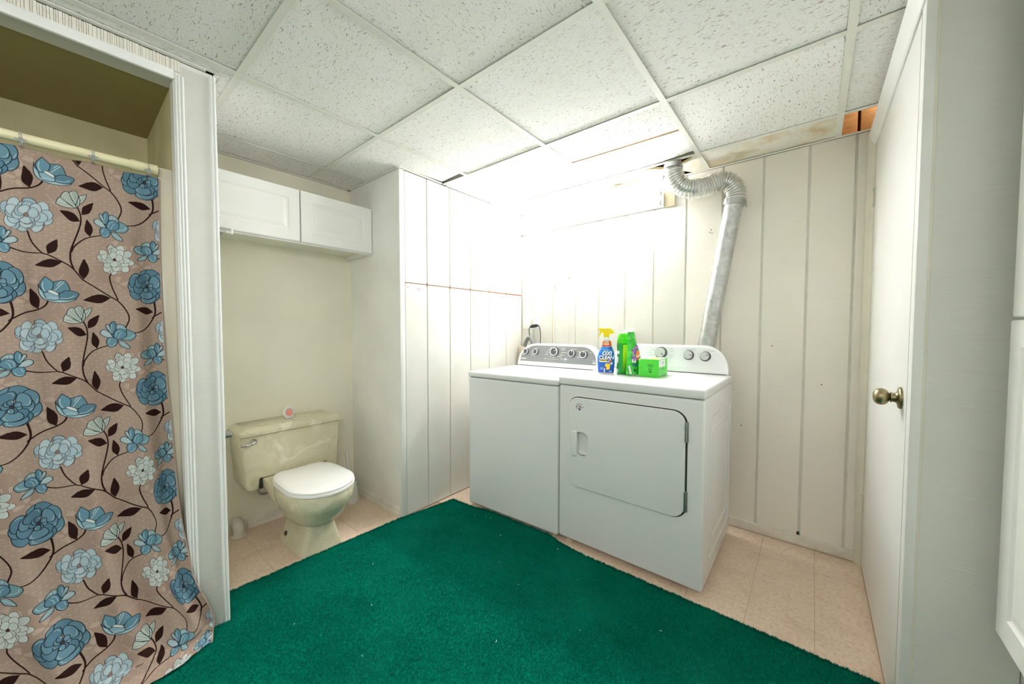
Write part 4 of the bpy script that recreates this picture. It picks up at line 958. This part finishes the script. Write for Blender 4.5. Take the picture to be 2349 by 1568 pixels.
ym = -1.671 + 1.69
raised_door('door', wcb, ym + .003, y1c - .002, .004, .296, .283)
raised_door('door', wcb, y0c + .002, ym - .003, .004, .296, .283)
# door gap shadow strip
MB().box(.2825, .284, ym - .003, ym + .003, .004, .296).build('door_gap', 'darkseam', wcb)

# chrome fittings on the alcove side of the partition
sbk = thing('shelf_bracket', (-.1, YS - .004, 1.64), 'grey metal shelf bracket with brace poking out at cabinet height', 'bracket')
MB().box(-.008, .008, 0, .112, -.011, .011).build('arm', 'chrome', sbk, bevel=.0015)
MB().box(-.009, .009, .106, .114, -.012, .012).build('end_cap', 'whitep', sbk, bevel=.001)
MB().tube([(0, 0, -.075), (0, .075, -.010)], .007, 4).build('brace', 'steel', sbk)
MB().box(-.012, .012, 0, .003, -.09, .02).build('wall_plate', 'steel', sbk)
ph = thing('paper_holder', (-.1, YS - .004, .705), 'flat grey metal paper holder sticking out near the tank', 'holder')
MB().box(-.045, .015, 0, .088, -.011, .009).build('hood', 'steel', ph, bevel=.002)
MB().box(-.040, .008, .008, .082, .009, .0115).build('hood_ridge', 'chrome', ph, bevel=.001)
MB().box(-.03, .01, 0, .004, -.08, -.01).build('wall_plate', 'steel', ph, bevel=.001)

# ------------------------------------------------------------------ cabinet at the right edge of the room
lc = thing('linen_cabinet', (XF - .003, -1.5, .455), 'tall white cabinet with stacked raised panel doors at the room corner', 'cabinet')
MB().box(-.034, 0, -.62, .381, .006, 1.60).build('carcass', 'lam', lc, bevel=.001, seg=1)
for yy0, yy1 in ((-.11, .385), (-.612, -.117)):
    raised_door('door', lc, yy0, yy1, 0, .763, -.035, -1, frame=.062)
    raised_door('door', lc, yy0, yy1, .770, 1.60, -.033, -1, frame=.062)

# ------------------------------------------------------------------ shower curtain, rod and rings
RODX, RODZ = .108, 1.772
rd = thing('curtain_rod', (RODX, -2.6, RODZ), 'cream shower curtain rod across the shower opening', 'curtain rod')
MB().tube([(0, -1.19, 0), (0, .22, 0)], .0150, 20).build('rod', 'rodp', rd)
MB().tube([(0, .215, 0), (0, .2835, 0)], .0178, 20).build('end_sleeve', 'rodp', rd)
ringy = [-2.341, -2.472, -2.616, -2.755, -2.89, -3.03, -3.17]
r0 = None
RL = ['clear curtain ring nearest the end sleeve of the rod', 'clear curtain ring second from the end sleeve', 'clear curtain ring third from the end sleeve']
for i, y in enumerate(ringy[:3]):
    if r0 is None:
        r0 = thing('curtain_ring', (RODX, y, RODZ), RL[0], 'ring', 'clear rings on the curtain rod')
        b = MB(); n = 28; pth = [(.021 * math.cos(t), 0, .021 * math.sin(t) - .006) for t in [2 * math.pi * k / n for k in range(n + 1)]]
        b.tube(pth, .0034, 8).build('ring', 'clear', r0)
        MB().tube([(.016, -.011, -.012), (.016, .011, -.012)], .0048, 10).build('clasp', 'clear', r0)
    else:
        c = r0.copy(); c.name = 'curtain_ring'; S.collection.objects.link(c); c.location = (RODX, y, RODZ); c['label'] = (RL + ['clear curtain ring fourth from the end sleeve'])[i]
        for ch in r0.children:
            k = ch.copy(); k.parent = c; S.collection.objects.link(k)

# --- the print of the fabric: one repeat, drawn as vector shapes (all data below, no file)
PU, PV, SK, U0 = .324, .3735, .048, -2.66
HM = (0.472342, 0.001528, -2.661867, -0.138403, -0.283288, 1.443511, -0.115876, -0.00365)
def sm(a, b_, t): t = min(1, max(0, (t - a) / (b_ - a))); return t * t * (3 - 2 * t)
# sideways drift of the hanging fabric with height: at its free edge, and further in
SHZ = [-.075, -.01, .055, .12, .185, .251, .316, .381, .446, .511, .576, .706, .836, .902, .967, 1.1, 1.3, 1.45, 1.75]
SHV = [.082, .098, .107, .092, .071, .052, .0445, .0395, .0315, .0265, .0240, .0205, .0165, .0115, .006, .0025, -.0005, 0, .004]
def shear(u_, s_): return float(np.interp(s_, SHZ, SHV)) + float(np.interp(s_, [.0, .05, .18, .42, .56, .9, 1.24, 1.6], [.018, .026, .038, .038, .037, .021, .009, 0])) * sm(-2.33, -2.45, u_)
def fab(X, Y):      # sketch units -> fabric metres
    x, y = X / 1000, Y / 1000; d_ = HM[6] * x + HM[7] * y + 1; Yw, Zw = (HM[0] * x + HM[1] * y + HM[2]) / d_, (HM[3] * x + HM[4] * y + HM[5]) / d_; u_ = Yw
    for _ in range(3): u_ = Yw - shear(u_, Zw)
    return (u_, Zw)
TWX, THY = 812, 936
class Canvas:
    def __init__(s, bg): s.a = np.empty((THY, TWX, 3)); s.a[:] = bg
    def uv(s, P):
        P = np.array([fab(p[0], p[1]) for p in P]); u_ = (P[:, 0] - U0) / PU; v_ = (P[:, 1] - SK * (P[:, 0] - U0)) / PV
        return np.stack([u_ * TWX, v_ * THY], 1)
    def _blend(s, Q, pad, cov, col, alpha=1.0):
        x0, y0 = np.floor(Q.min(0) - pad).astype(int); x1, y1 = np.ceil(Q.max(0) + pad).astype(int)
        gx, gy = np.meshgrid(np.arange(x0, x1 + 1), np.arange(y0, y1 + 1)); c = cov(gx + .5, gy + .5) * alpha
        ix = gx % TWX; iy = gy % THY; s.a[iy, ix] += (np.array(col) - s.a[iy, ix]) * c[..., None]
    @staticmethod
    def dseg(gx, gy, Q, closed):
        d_ = np.full(gx.shape, 1e9); n = len(Q)
        for i in range(n if closed else n - 1):
            a, b_ = Q[i], Q[(i + 1) % n]; e = b_ - a; L = e @ e
            if L < 1e-9: continue
            t = np.clip(((gx - a[0]) * e[0] + (gy - a[1]) * e[1]) / L, 0, 1)
            d_ = np.minimum(d_, (gx - a[0] - t * e[0]) ** 2 + (gy - a[1] - t * e[1]) ** 2)
        return np.sqrt(d_)
    def fill(s, P, col, outline=None, ow=3.0):
        Q = s.uv(P)
        def ins(gx, gy):
            r_ = np.zeros(gx.shape, bool); n = len(Q)
            for i in range(n):
                (xa, ya), (xb, yb) = Q[i], Q[(i + 1) % n]
                if ya == yb: continue
                r_ ^= ((ya > gy) != (yb > gy)) & (gx < (xb - xa) * (gy - ya) / (yb - ya) + xa)
            return r_
        def cov(gx, gy):
            d_ = s.dseg(gx, gy, Q, True); sd_ = np.where(ins(gx, gy), d_, -d_); return np.clip(sd_ + .5, 0, 1)
        s._blend(Q, 2, cov, col)
        if outline is not None: s.line(P, outline, ow, True)
    def line(s, P, col, wd=3.0, closed=False, alpha=1.0):
        Q = s.uv(P); s._blend(Q, wd + 2, lambda gx, gy: np.clip(wd / 2 - s.dseg(gx, gy, Q, closed) + .5, 0, 1), col, alpha)
    def taper(s, P, col, w0, w1):
        Q = s.uv(P); n = len(Q)
        for i in range(n - 1):
            wd = w0 + (w1 - w0) * i / (n - 1); q = Q[i:i + 2]
            s._blend(q, wd + 2, lambda gx, gy: np.clip(wd / 2 - s.dseg(gx, gy, q, False) + .5, 0, 1), col)
C_BG = np.array((172, 147, 131)); C_LT = np.array((194, 172, 156)); C_DK = np.array((150, 126, 110))
BRN = (44, 20, 14); OUT = (30, 42, 52); OUTB = (90, 66, 60)
cv = Canvas(C_BG)
# background: overlapping fans in drifts, star lattice elsewhere
gy_, gx_ = np.mgrid[0:THY, 0:TWX].astype(float)
ru, rv = TWX / 14, THY / 36
fan = np.zeros((THY, TWX)); done = np.zeros((THY, TWX), bool)
rowi = np.floor(gy_ / rv)
best = np.full((THY, TWX), -1.0)
for k in range(0, 3):         # nearest fans: from the row below upwards (lower rows overlap upper ones)
    r_ = rowi - k; off = (np.mod(r_, 2)) * .5; cxx = (np.round(gx_ / ru - off) + off) * ru; cyy = r_ * rv
    rad = np.hypot((gx_ - cxx) / (ru * .5), (gy_ - cyy) / (ru * .5))
    ok_ = (rad < 1.0) & (best < 0); best = np.where(ok_, rad, best)
stripe = (np.abs(np.mod(best * 3.6, 1) - .5) < .23) & (best >= 0)
sx_ = TWX / 5; sy_ = THY / 6
px_, py_ = np.mod(gx_ / sx_, 1) - .5, np.mod(gy_ / sy_, 1) - .5
ang_ = np.arctan2(py_, px_); rr_ = np.hypot(px_, py_)
star = (np.abs(np.sin(ang_ * 3)) * rr_ < .045) & (rr_ < .46)
l1 = np.abs(np.mod(gx_ / sx_ * 2 + gy_ / sy_ * 2, 1) - .5); petl = (np.abs(np.cos(ang_ * 2)) > .55 + rr_ * .6) & (rr_ > .08) & (rr_ < .42)
region = np.sin(2 * np.pi * gy_ / THY + 1.0 + 1.2 * np.sin(2 * np.pi * gx_ / TWX)) + .5 * np.sin(4 * np.pi * gx_ / TWX + .7)
m1 = region > -.25; m2 = (~m1) & (np.sin(2 * np.pi * gx_ / TWX + 2) > 0)
cv.a[m1 & stripe] = C_BG - 10
cv.a[m1 & ~stripe] = C_LT
base2 = ~m1; cv.a[base2] = C_BG + 3; cv.a[base2 & ~m2 & star] = C_LT; cv.a[m2 & petl] = C_LT
def smoothp(P, n=6): return [(p[0], p[1]) for p in spline([(x, y, 0) for x, y in P], n)]
def stem(P, w0=8.5, w1=None): cv.taper([(p[0], p[1]) for p in smoothp(P, 5)], BRN, w0, w1 or w0)
def leafs(bx_, by_, tx_, ty_, wd):
    dx_, dy_ = tx_ - bx_, ty_ - by_; L = math.hypot(dx_, dy_); nx, ny = -dy_ / L, dx_ / L; P = []
    prof_ = [(0, 0), (.08, .10), (.22, .34), (.4, .5), (.55, .48), (.62, .42), (.66, .43), (.8, .26), (1, 0)]
    for t, w_ in prof_: P.append((bx_ + dx_ * t + nx * wd * w_, by_ + dy_ * t + ny * wd * w_))
    for t, w_ in [(.85, .2), (.68, .36), (.5, .5), (.33, .5), (.18, .3), (.06, .08)]: P.append((bx_ + dx_ * t - nx * wd * w_, by_ + dy_ * t - ny * wd * w_))
    cv.fill(smoothp(P + [P[0]], 3)[:-1], BRN)
def petal(cx_, cy_, a, l, wd, fill, out, ow=3.2, hi=None, stripes=0, blunt=.62, r0_=0):
    ca, sa = math.cos(a), math.sin(a); P = []
    prof_ = [(0, .10), (.2, .36), (.45, .5), (blunt + .12, .48), (.9, .30), (.985, .10)]
    for t, w_ in prof_: P.append((r0_ + l * t, wd * w_))
    for t, w_ in reversed(prof_): P.append((r0_ + l * t, -wd * w_))
    Q = [(cx_ + ca * x - sa * y, cy_ + sa * x + ca * y) for x, y in smoothp(P + [P[0]], 2)[:-1]]
    cv.fill(Q, fill, out, ow)
    for k in range(stripes):
        f_ = (k + .5) / stripes * 2 - 1; col = hi or (214, 222, 220)
        S_ = [(r0_ + l * t, wd * .42 * f_ * (.35 + .65 * t)) for t in (.25, .5, .72, .86)]
        cv.line([(cx_ + ca * x - sa * y, cy_ + sa * x + ca * y) for x, y in S_], col, 2.2 if stripes > 2 else 3.6, alpha=.85)
    if not stripes and hi:
        S_ = [(r0_ + l * t, wd * w_) for t, w_ in ((.45, .36), (.68, .37), (.84, .22))]
        cv.line([(cx_ + ca * x - sa * y, cy_ + sa * x + ca * y) for x, y in S_], hi, 4.2, alpha=.8)
BLU = [(104, 142, 160), (92, 130, 150), (112, 150, 168), (98, 136, 154)]
def rose(cx_, cy_, rx, ry, cols, out, rings, ow=3.4, hi=(196, 210, 212), stripes=0, heart=(70, 60, 64)):
    sc = ry / rx
    def E(P): return P
    for r_out, r_in, n, ph_, wk in rings:
        order = list(range(n))
        for i in order:
            a = ph_ + 2 * math.pi * i / n + .25 * math.sin(i * 2.3); l = (r_out - r_in) * rx * (1 + .10 * math.sin(i * 3.1))
            # flatten by ry/rx
            ex = math.cos(a); ey = math.sin(a) * sc; aa = math.atan2(ey, ex); k = math.hypot(ex, ey)
            petal(cx_ + rx * r_in * ex, cy_ + rx * r_in * ey, aa, l * k, wk * rx * (0.85 + .3 * abs(math.sin(a)) * 1), cols[i % len(cols)], out, ow, hi, stripes, .6)
    cv.fill([(cx_ + .085 * rx * math.cos(t), cy_ + .085 * rx * math.sin(t)) for t in [2 * math.pi * i / 12 for i in range(12)]], heart, out, 2)
# stems first
V = [(330, 1145 - 1208), (365, 20), (440, 92), (510, 122), (640, 195), (760, 262), (890, 375), (1050, 480), (1170, 555), (1250, 602), (1330, 700), (1362, 790), (1330, 890)]
stem([(430, 1140), (480, 1240), (590, 1340), (665, 1360), (800, 1410), (900, 1455), (1018, 1560)], 8, 8)
stem([(890, 378)] + V[7:], 8, 8.5)
stem([(230, 1335), (370, 1358), (500, 1356), (600, 1345)], 9, 6)
stem([(890, 805), (932, 890), (940, 980), (915, 1090), (885, 1200), (868, 1290), (878, 1385), (915, 1462)], 8, 10)
stem([(1160, 1072), (1040, 1110), (960, 1160), (895, 1235), (876, 1290)], 7, 10)
stem([(1172, 300), (1152, 350), (1180, 450), (1245, 585)], 7.5, 8)
stem([(1640, 610), (1652, 690), (1640, 760), (1570, 860), (1490, 920), (1410, 938)], 13, 7)
stem([(530, 585), (490, 645), (400, 688), (250, 722), (120, 782), (75, 805)], 10, 9)
for L in ((655, 1352, 728, 1190, 100), (805, 1412, 535, 1478, 84), (892, 372, 884, 150, 104), (1172, 565, 896, 588, 92), (405, 688, 318, 462, 116), (942, 892, 1062, 748, 84), (935, 960, 722, 882, 86), (1046, 1106, 1002, 930, 84), (1632, 716, 1418, 684, 72)): leafs(*L)
# C: pale blue ruffled bloom
LB = [(176, 200, 210), (158, 186, 198), (188, 209, 215)]
rose(400, 972, 275, 180, LB, OUTB, [(1.0, .42, 13, .2, .46), (.78, .2, 10, .5, .42), (.52, .06, 7, .1, .40)], 2.6, (226, 232, 230), 4, (150, 128, 118))
# F: white bloom
WH = [(212, 219, 213), (202, 211, 205), (219, 225, 219)]
rose(1312, 1302, 182, 158, WH, OUTB, [(1.0, .42, 14, .1, .38), (.78, .2, 10, .35, .36), (.5, .05, 7, .1, .36)], 2.4, (160, 176, 172), 3, (80, 56, 50))
# A: deep blue bloom
rose(1556, 446, 218, 182, BLU, OUT, [(1.0, .36, 9, .35, .72), (.74, .2, 7, .1, .62), (.34, .06, 7, .3, .20)], 4.2, (196, 212, 214), 0, (64, 56, 62))
# B: open bloom seen from the side
BB = (112, 156, 176)
cv.fill(smoothp([(415, 410), (425, 520), (500, 590), (640, 620), (790, 600), (800, 560), (560, 560), (440, 470), (415, 410)], 3)[:-1], (176, 204, 212), OUT, 4)
cv.fill(smoothp([(575, 400), (690, 385), (735, 440), (745, 500), (640, 520), (560, 490), (575, 400)], 3)[:-1], (104, 142, 158), OUT, 4)
cv.fill(smoothp([(495, 340), (440, 400), (440, 450), (480, 510), (560, 490), (585, 430), (570, 395), (495, 340)], 3)[:-1], BB, OUT, 4)
cv.fill(smoothp([(640, 530), (720, 490), (840, 515), (830, 560), (770, 590), (640, 585), (640, 530)], 3)[:-1], (94, 132, 150), OUT, 4)
cv.fill(smoothp([(470, 510), (560, 505), (640, 550), (635, 590), (520, 585), (470, 510)], 3)[:-1], (150, 186, 200), OUT, 4)
cv.fill(smoothp([(512, 492), (560, 485), (630, 520), (630, 545), (560, 520), (512, 492)], 3)[:-1], (232, 234, 228), OUT, 2.5)
for P in ([(470, 400), (465, 450), (490, 490)], [(690, 400), (640, 450), (600, 490)], [(660, 395), (620, 440)], [(650, 575), (740, 572), (800, 545)], [(500, 575), (560, 560), (620, 580)]): cv.line(smoothp(P, 4), (222, 232, 232), 4.5, alpha=.85)
# D: striped tulip
TL = (196, 206, 196)
for P in ([(675, 815), (690, 765), (720, 745), (800, 800), (870, 830), (760, 838), (675, 815)], [(712, 745), (735, 690), (790, 676), (850, 760), (885, 830), (800, 795), (712, 745)], [(795, 680), (840, 652), (885, 665), (900, 720), (880, 790), (830, 740), (795, 680)], [(905, 700), (985, 672), (960, 745), (920, 775), (905, 700)], [(880, 790), (900, 720), (918, 735), (915, 790), (885, 822), (880, 790)]):
    cv.fill(smoothp(P, 3)[:-1], TL, OUT, 3.6)
for P in ([(700, 800), (780, 815)], [(730, 735), (850, 815)], [(745, 705), (860, 800)], [(770, 690), (865, 785)], [(830, 665), (870, 760)], [(850, 660), (878, 745)], [(870, 665), (885, 730)], [(965, 685), (925, 750)], [(895, 740), (895, 810)]): cv.line(P, (70, 88, 92), 2.2, alpha=.8)
# E and its mirror G: lotus
def lotus(cx_, cy_, m, k=1.0):
    T = lambda P: [(cx_ + m * (x - 1250) * k, cy_ + (y - 955) * k) for x, y in P]
    SG = (150, 178, 184); DB = (102, 146, 164)
    for P, c in (([(1205, 985), (1140, 985), (1080, 950), (1085, 915), (1130, 905), (1205, 960)], (176, 198, 204)), ([(1205, 975), (1150, 900), (1130, 865), (1150, 845), (1185, 890), (1215, 960)], (170, 192, 196)),
                 ([(1200, 960), (1172, 890), (1175, 840), (1210, 815), (1235, 850), (1240, 890), (1215, 940)], DB), ([(1238, 900), (1240, 850), (1300, 850), (1340, 895), (1330, 930), (1270, 910)], SG),
                 ([(1340, 900), (1400, 925), (1430, 955), (1425, 985), (1380, 1020), (1290, 1005), (1340, 960)], (122, 160, 170)), ([(1210, 985), (1160, 990), (1140, 1030), (1160, 1075), (1200, 1088), (1245, 1065), (1258, 1020), (1240, 990)], (110, 152, 172)),
                 ([(1262, 1020), (1320, 1025), (1365, 1065), (1385, 1100), (1330, 1095), (1285, 1070)], SG), ([(1215, 945), (1240, 905), (1290, 895), (1335, 920), (1345, 965), (1310, 1000), (1250, 1005), (1215, 980)], DB)):
        cv.fill(smoothp(T(P + [P[0]]), 3)[:-1], c, OUT, 4)
    for P in ([(1235, 975), (1245, 935), (1285, 912)], [(1262, 992), (1280, 950), (1300, 935)], [(1165, 1070), (1205, 1078), (1235, 1045)], [(1165, 1040), (1180, 1005)], [(1100, 925), (1180, 950)], [(1100, 945), (1180, 965)], [(1160, 870), (1195, 940)], [(1190, 850), (1195, 900)], [(1290, 1040), (1370, 1090)], [(1320, 1000), (1390, 985), (1410, 955)], [(1265, 860), (1262, 890)], [(1295, 865), (1290, 890)]): cv.line(smoothp(T(P), 4), (216, 228, 226), 3.6, alpha=.85)
lotus(1250, 955, 1)
lotus(1632, 1160, -1, .82)
img = bpy.data.images.new('curtain_print', TWX, THY)
px = np.ones((THY, TWX, 4), np.float32); px[..., :3] = np.clip(cv.a * .90, 0, 255) / 255; img.pixels.foreach_set(px.ravel()); img.pack()
def curtain_mat():
    s = N('printed_curtain'); uv = s.n('ShaderNodeUVMap'); t = s.n('ShaderNodeTexImage'); t.image = img; t.extension = 'REPEAT'; t.interpolation = 'Cubic'
    s.l(uv.outputs[0], t.inputs[0]); wv = s.n('ShaderNodeTexNoise'); wv.inputs['Scale'].default_value = 900; s.l(s.coord(), wv.inputs['Vector'])
    return s.fin(t.outputs[0], .7, 0, .12, s.bump(wv.outputs[0], .08, .001))
M['curtain'] = curtain_mat()
# --- fabric surface
NU, NV = 300, 420
HEM = -.050; TOP = 1.748
Lz = TOP - HEM
# profile: integrate slope so that the fabric length is kept
svals = np.linspace(TOP, HEM, NV + 1)
xs_, zs_ = [], []
xx, zz = .104, TOP
for i, s_ in enumerate(svals):
    xs_.append(xx); zs_.append(zz); ds = Lz / NV
    sl = .02 + .07 * sm(.95, .5, s_) + .17 * sm(.50, .15, s_) + .18 * sm(.15, .0, s_)
    if zz < .024: sl = .93
    if zz < .0135: sl = .9999
    dx = ds * sl; dz = ds * math.sqrt(max(0, 1 - sl * sl)); xx += dx * (1 if s_ < 1.2 else .3); zz = max(.0115, zz - dz)
def fold(u_, s_):
    k = .35 + .65 * sm(1.7, 1.2, s_); a = sm(-.05, .2, s_)
    f = .0105 * math.sin((u_ + 2.3) * 2 * math.pi / .148 + .5 * math.sin(3 * s_)) + .0065 * math.sin((u_ + 2.3) * 2 * math.pi / .083 + 1.1 + s_)
    f += .010 * math.sin((u_ + .35 * (1.2 - s_)) * 2 * math.pi / .33 + 2.0) * sm(1.3, .5, s_)
    e = sm(-2.345, -2.318, u_) * .006 * math.sin(7 * s_)
    return f * k * (0.45 + .55 * a) + e
verts = []; uvs = []
for j in range(NV + 1):
    s_ = svals[j]; slope_n = 1.0
    for i in range(NU + 1):
        u_ = -2.3165 - (i / NU) * .90
        y = u_ + shear(u_, s_) + .003 * math.sin(9 * s_ + 20 * u_) * sm(-2.32, -2.40, u_)
        sag = 0
        if j < 25: # sag between rings
            kk = min(abs(u_ - r_) for r_ in ringy) / .07; sag = -.010 * min(1, kk) ** 1.3 * (1 - j / 25)
        f = fold(u_, s_)
        z = zs_[j] + sag; x = xs_[j] + f
        if zs_[j] < .05: z = zs_[j] + max(0, f) * 1.0 * sm(.0, .05, .05 - zs_[j] + .02) + .003; x = xs_[j] + f * .3
        # bottom edge gathers forward at the free edge
        e = sm(-2.45, -2.32, u_) * sm(.25, 0, s_); x -= .045 * e * sm(.18, -.05, s_) * 1.0
        verts.append((x, y, max(.012, z)))
        uvs.append(((u_ - U0) / PU, (s_ - SK * (u_ - U0)) / PV))
cvm = bpy.data.meshes.new('shower_curtain'); fs = [(j * (NU + 1) + i, (j + 1) * (NU + 1) + i, (j + 1) * (NU + 1) + i + 1, j * (NU + 1) + i + 1) for j in range(NV) for i in range(NU)]
cvm.from_pydata(verts, [], fs); ul = cvm.uv_layers.new(name='UVMap'); li = np.empty(len(cvm.loops), np.int32); cvm.loops.foreach_get('vertex_index', li); ul.data.foreach_set('uv', np.array(uvs, np.float32)[li].ravel())
cvm.materials.append(M['curtain'])
cur = link('shower_curtain', cvm, [], None, True, 180)
sol = cur.modifiers.new('thickness', 'SOLIDIFY'); sol.thickness = .0012; sol.offset = -1
tag(cur, 'taupe shower curtain printed with blue and white flowers on brown stems', 'curtain')
hm = MB(); hm.tube([Vector(verts[j * (NU + 1)]) + Vector((0, .0005, 0)) for j in range(0, NV + 1, 6)], .0022, 6)
M['hem'] = plain('hem_fabric', srgb(176, 150, 134), .7); hm.build('side_hem', 'hem', cur)

# ------------------------------------------------------------------ carpet
random.seed(11)
edge = []
def seg(a, b_, n, amp):
    for i in range(n):
        t = i / n; edge.append((a[0] + (b_[0] - a[0]) * t + random.uniform(-amp, amp), a[1] + (b_[1] - a[1]) * t + random.uniform(-amp, amp)))
CA, CB, CC, CD = (-.030, -2.148), (.068, -.862), (2.188, -.850), (2.188, -1.055)
seg(CA, (.006, -1.24), 110, .004); seg((.006, -1.24), (.012, -1.228), 3, .001); seg((.012, -1.228), CB, 40, .003); seg(CB, (.25, -.853), 20, .004); seg((.25, -.853), (.36, -.822), 14, .004); seg((.36, -.822), (.82, -.806), 50, .004); seg((.82, -.806), (.93, -.838), 14, .004); seg((.93, -.838), (1.06, -.852), 16, .004); seg((1.06, -.852), CC, 130, .0045)
nback = len(edge)
edge += [CD, (2.396, -1.064), (2.396, -4.98), (.162, -4.98), (.162, -2.15)]
ca_ = MB().prism(edge, 'xy', .0005, .0065).build('carpet', 'carpet_b', None, smooth=False)
tag(ca_, 'dark green pile carpet with cut frayed edges on the floor', 'carpet')
# pile
def inside(px_, py_):
    r_ = np.zeros(len(px_), bool); n = len(edge)
    for i in range(n):
        (xa, ya), (xb, yb) = edge[i], edge[(i + 1) % n]
        if ya == yb: continue
        r_ ^= ((ya > py_) != (yb > py_)) & (px_ < (xb - xa) * (py_ - ya) / (yb - ya) + xa)
    return r_
NP = 400000
qx = np.concatenate([rng.uniform(-.04, 2.19, NP), rng.uniform(.16, 2.395, NP)]); qy = np.concatenate([rng.uniform(-2.42, -.80, NP), rng.uniform(-4.0, -2.42, NP)])
qx = np.concatenate([qx, rng.uniform(2.19, 2.395, 32000)]); qy = np.concatenate([qy, rng.uniform(-2.42, -1.06, 32000)]); k = inside(qx, qy); qx, qy = qx[k], qy[k]
ex = []; ey = []
for i in range(nback - 1):
    for _ in range(60):
        t = rng.random(); ex.append(edge[i][0] + (edge[i + 1][0] - edge[i][0]) * t + rng.normal(0, .0022)); ey.append(edge[i][1] + (edge[i + 1][1] - edge[i][1]) * t + rng.normal(0, .0022))
qx = np.concatenate([qx, ex]); qy = np.concatenate([qy, ey]); n = len(qx)
an = rng.uniform(0, 2 * np.pi, n); hgt = rng.uniform(.006, .011, n); wd = rng.uniform(.0011, .0020, n); lx = rng.normal(0, .004, n); ly = rng.normal(0, .004, n)
V3 = np.empty((n, 3, 3), np.float32)
V3[:, 0] = np.stack([qx + wd * np.cos(an), qy + wd * np.sin(an), np.full(n, .003)], 1); V3[:, 1] = np.stack([qx - wd * np.cos(an), qy - wd * np.sin(an), np.full(n, .003)], 1)
V3[:, 2] = np.stack([qx + lx, qy + ly, .0035 + hgt], 1)
pm = bpy.data.meshes.new('pile'); pm.vertices.add(n * 3); pm.vertices.foreach_set('co', V3.ravel()); pm.loops.add(n * 3); pm.loops.foreach_set('vertex_index', np.arange(n * 3, dtype=np.int32)); pm.polygons.add(n); pm.polygons.foreach_set('loop_start', np.arange(0, n * 3, 3, dtype=np.int32)); pm.update(calc_edges=True)
po_ = link('pile', pm, ['carpet'], ca_, False); po_['kind'] = 'stuff'
# lint and crumbs lying on the pile
lt = MB(); random.seed(2)
for x, y in [(.35, -.93), (.42, -.90), (.445, -.897), (.27, -1.05), (.62, -1.0), (.95, -.90), (1.0, -.98), (.5, -1.4), (.78, -1.18), (1.15, -1.05), (.95, -1.25), (1.3, -1.3), (.55, -1.75), (.3, -1.6), (1.55, -1.1), (1.45, -1.62), (.4, -2.0), (1.08, -1.55), (.75, -1.9), (1.75, -1.3)]:
    r_ = random.uniform(.0012, .0022); a = random.uniform(0, 3); l = random.uniform(.5, 3.2)
    lt.tube([(x, y, .0145), (x + r_ * l * math.cos(a), y + r_ * l * math.sin(a), .015), (x + r_ * l * 2 * math.cos(a + .4), y + r_ * l * 2 * math.sin(a + .4), .0145)], [r_ * .4, r_ * .5, r_ * .3], 6)
lo = tag(lt.build('lint', 'bbody', None), 'scattered white lint and crumbs on the green carpet', 'lint'); lo['kind'] = 'stuff'
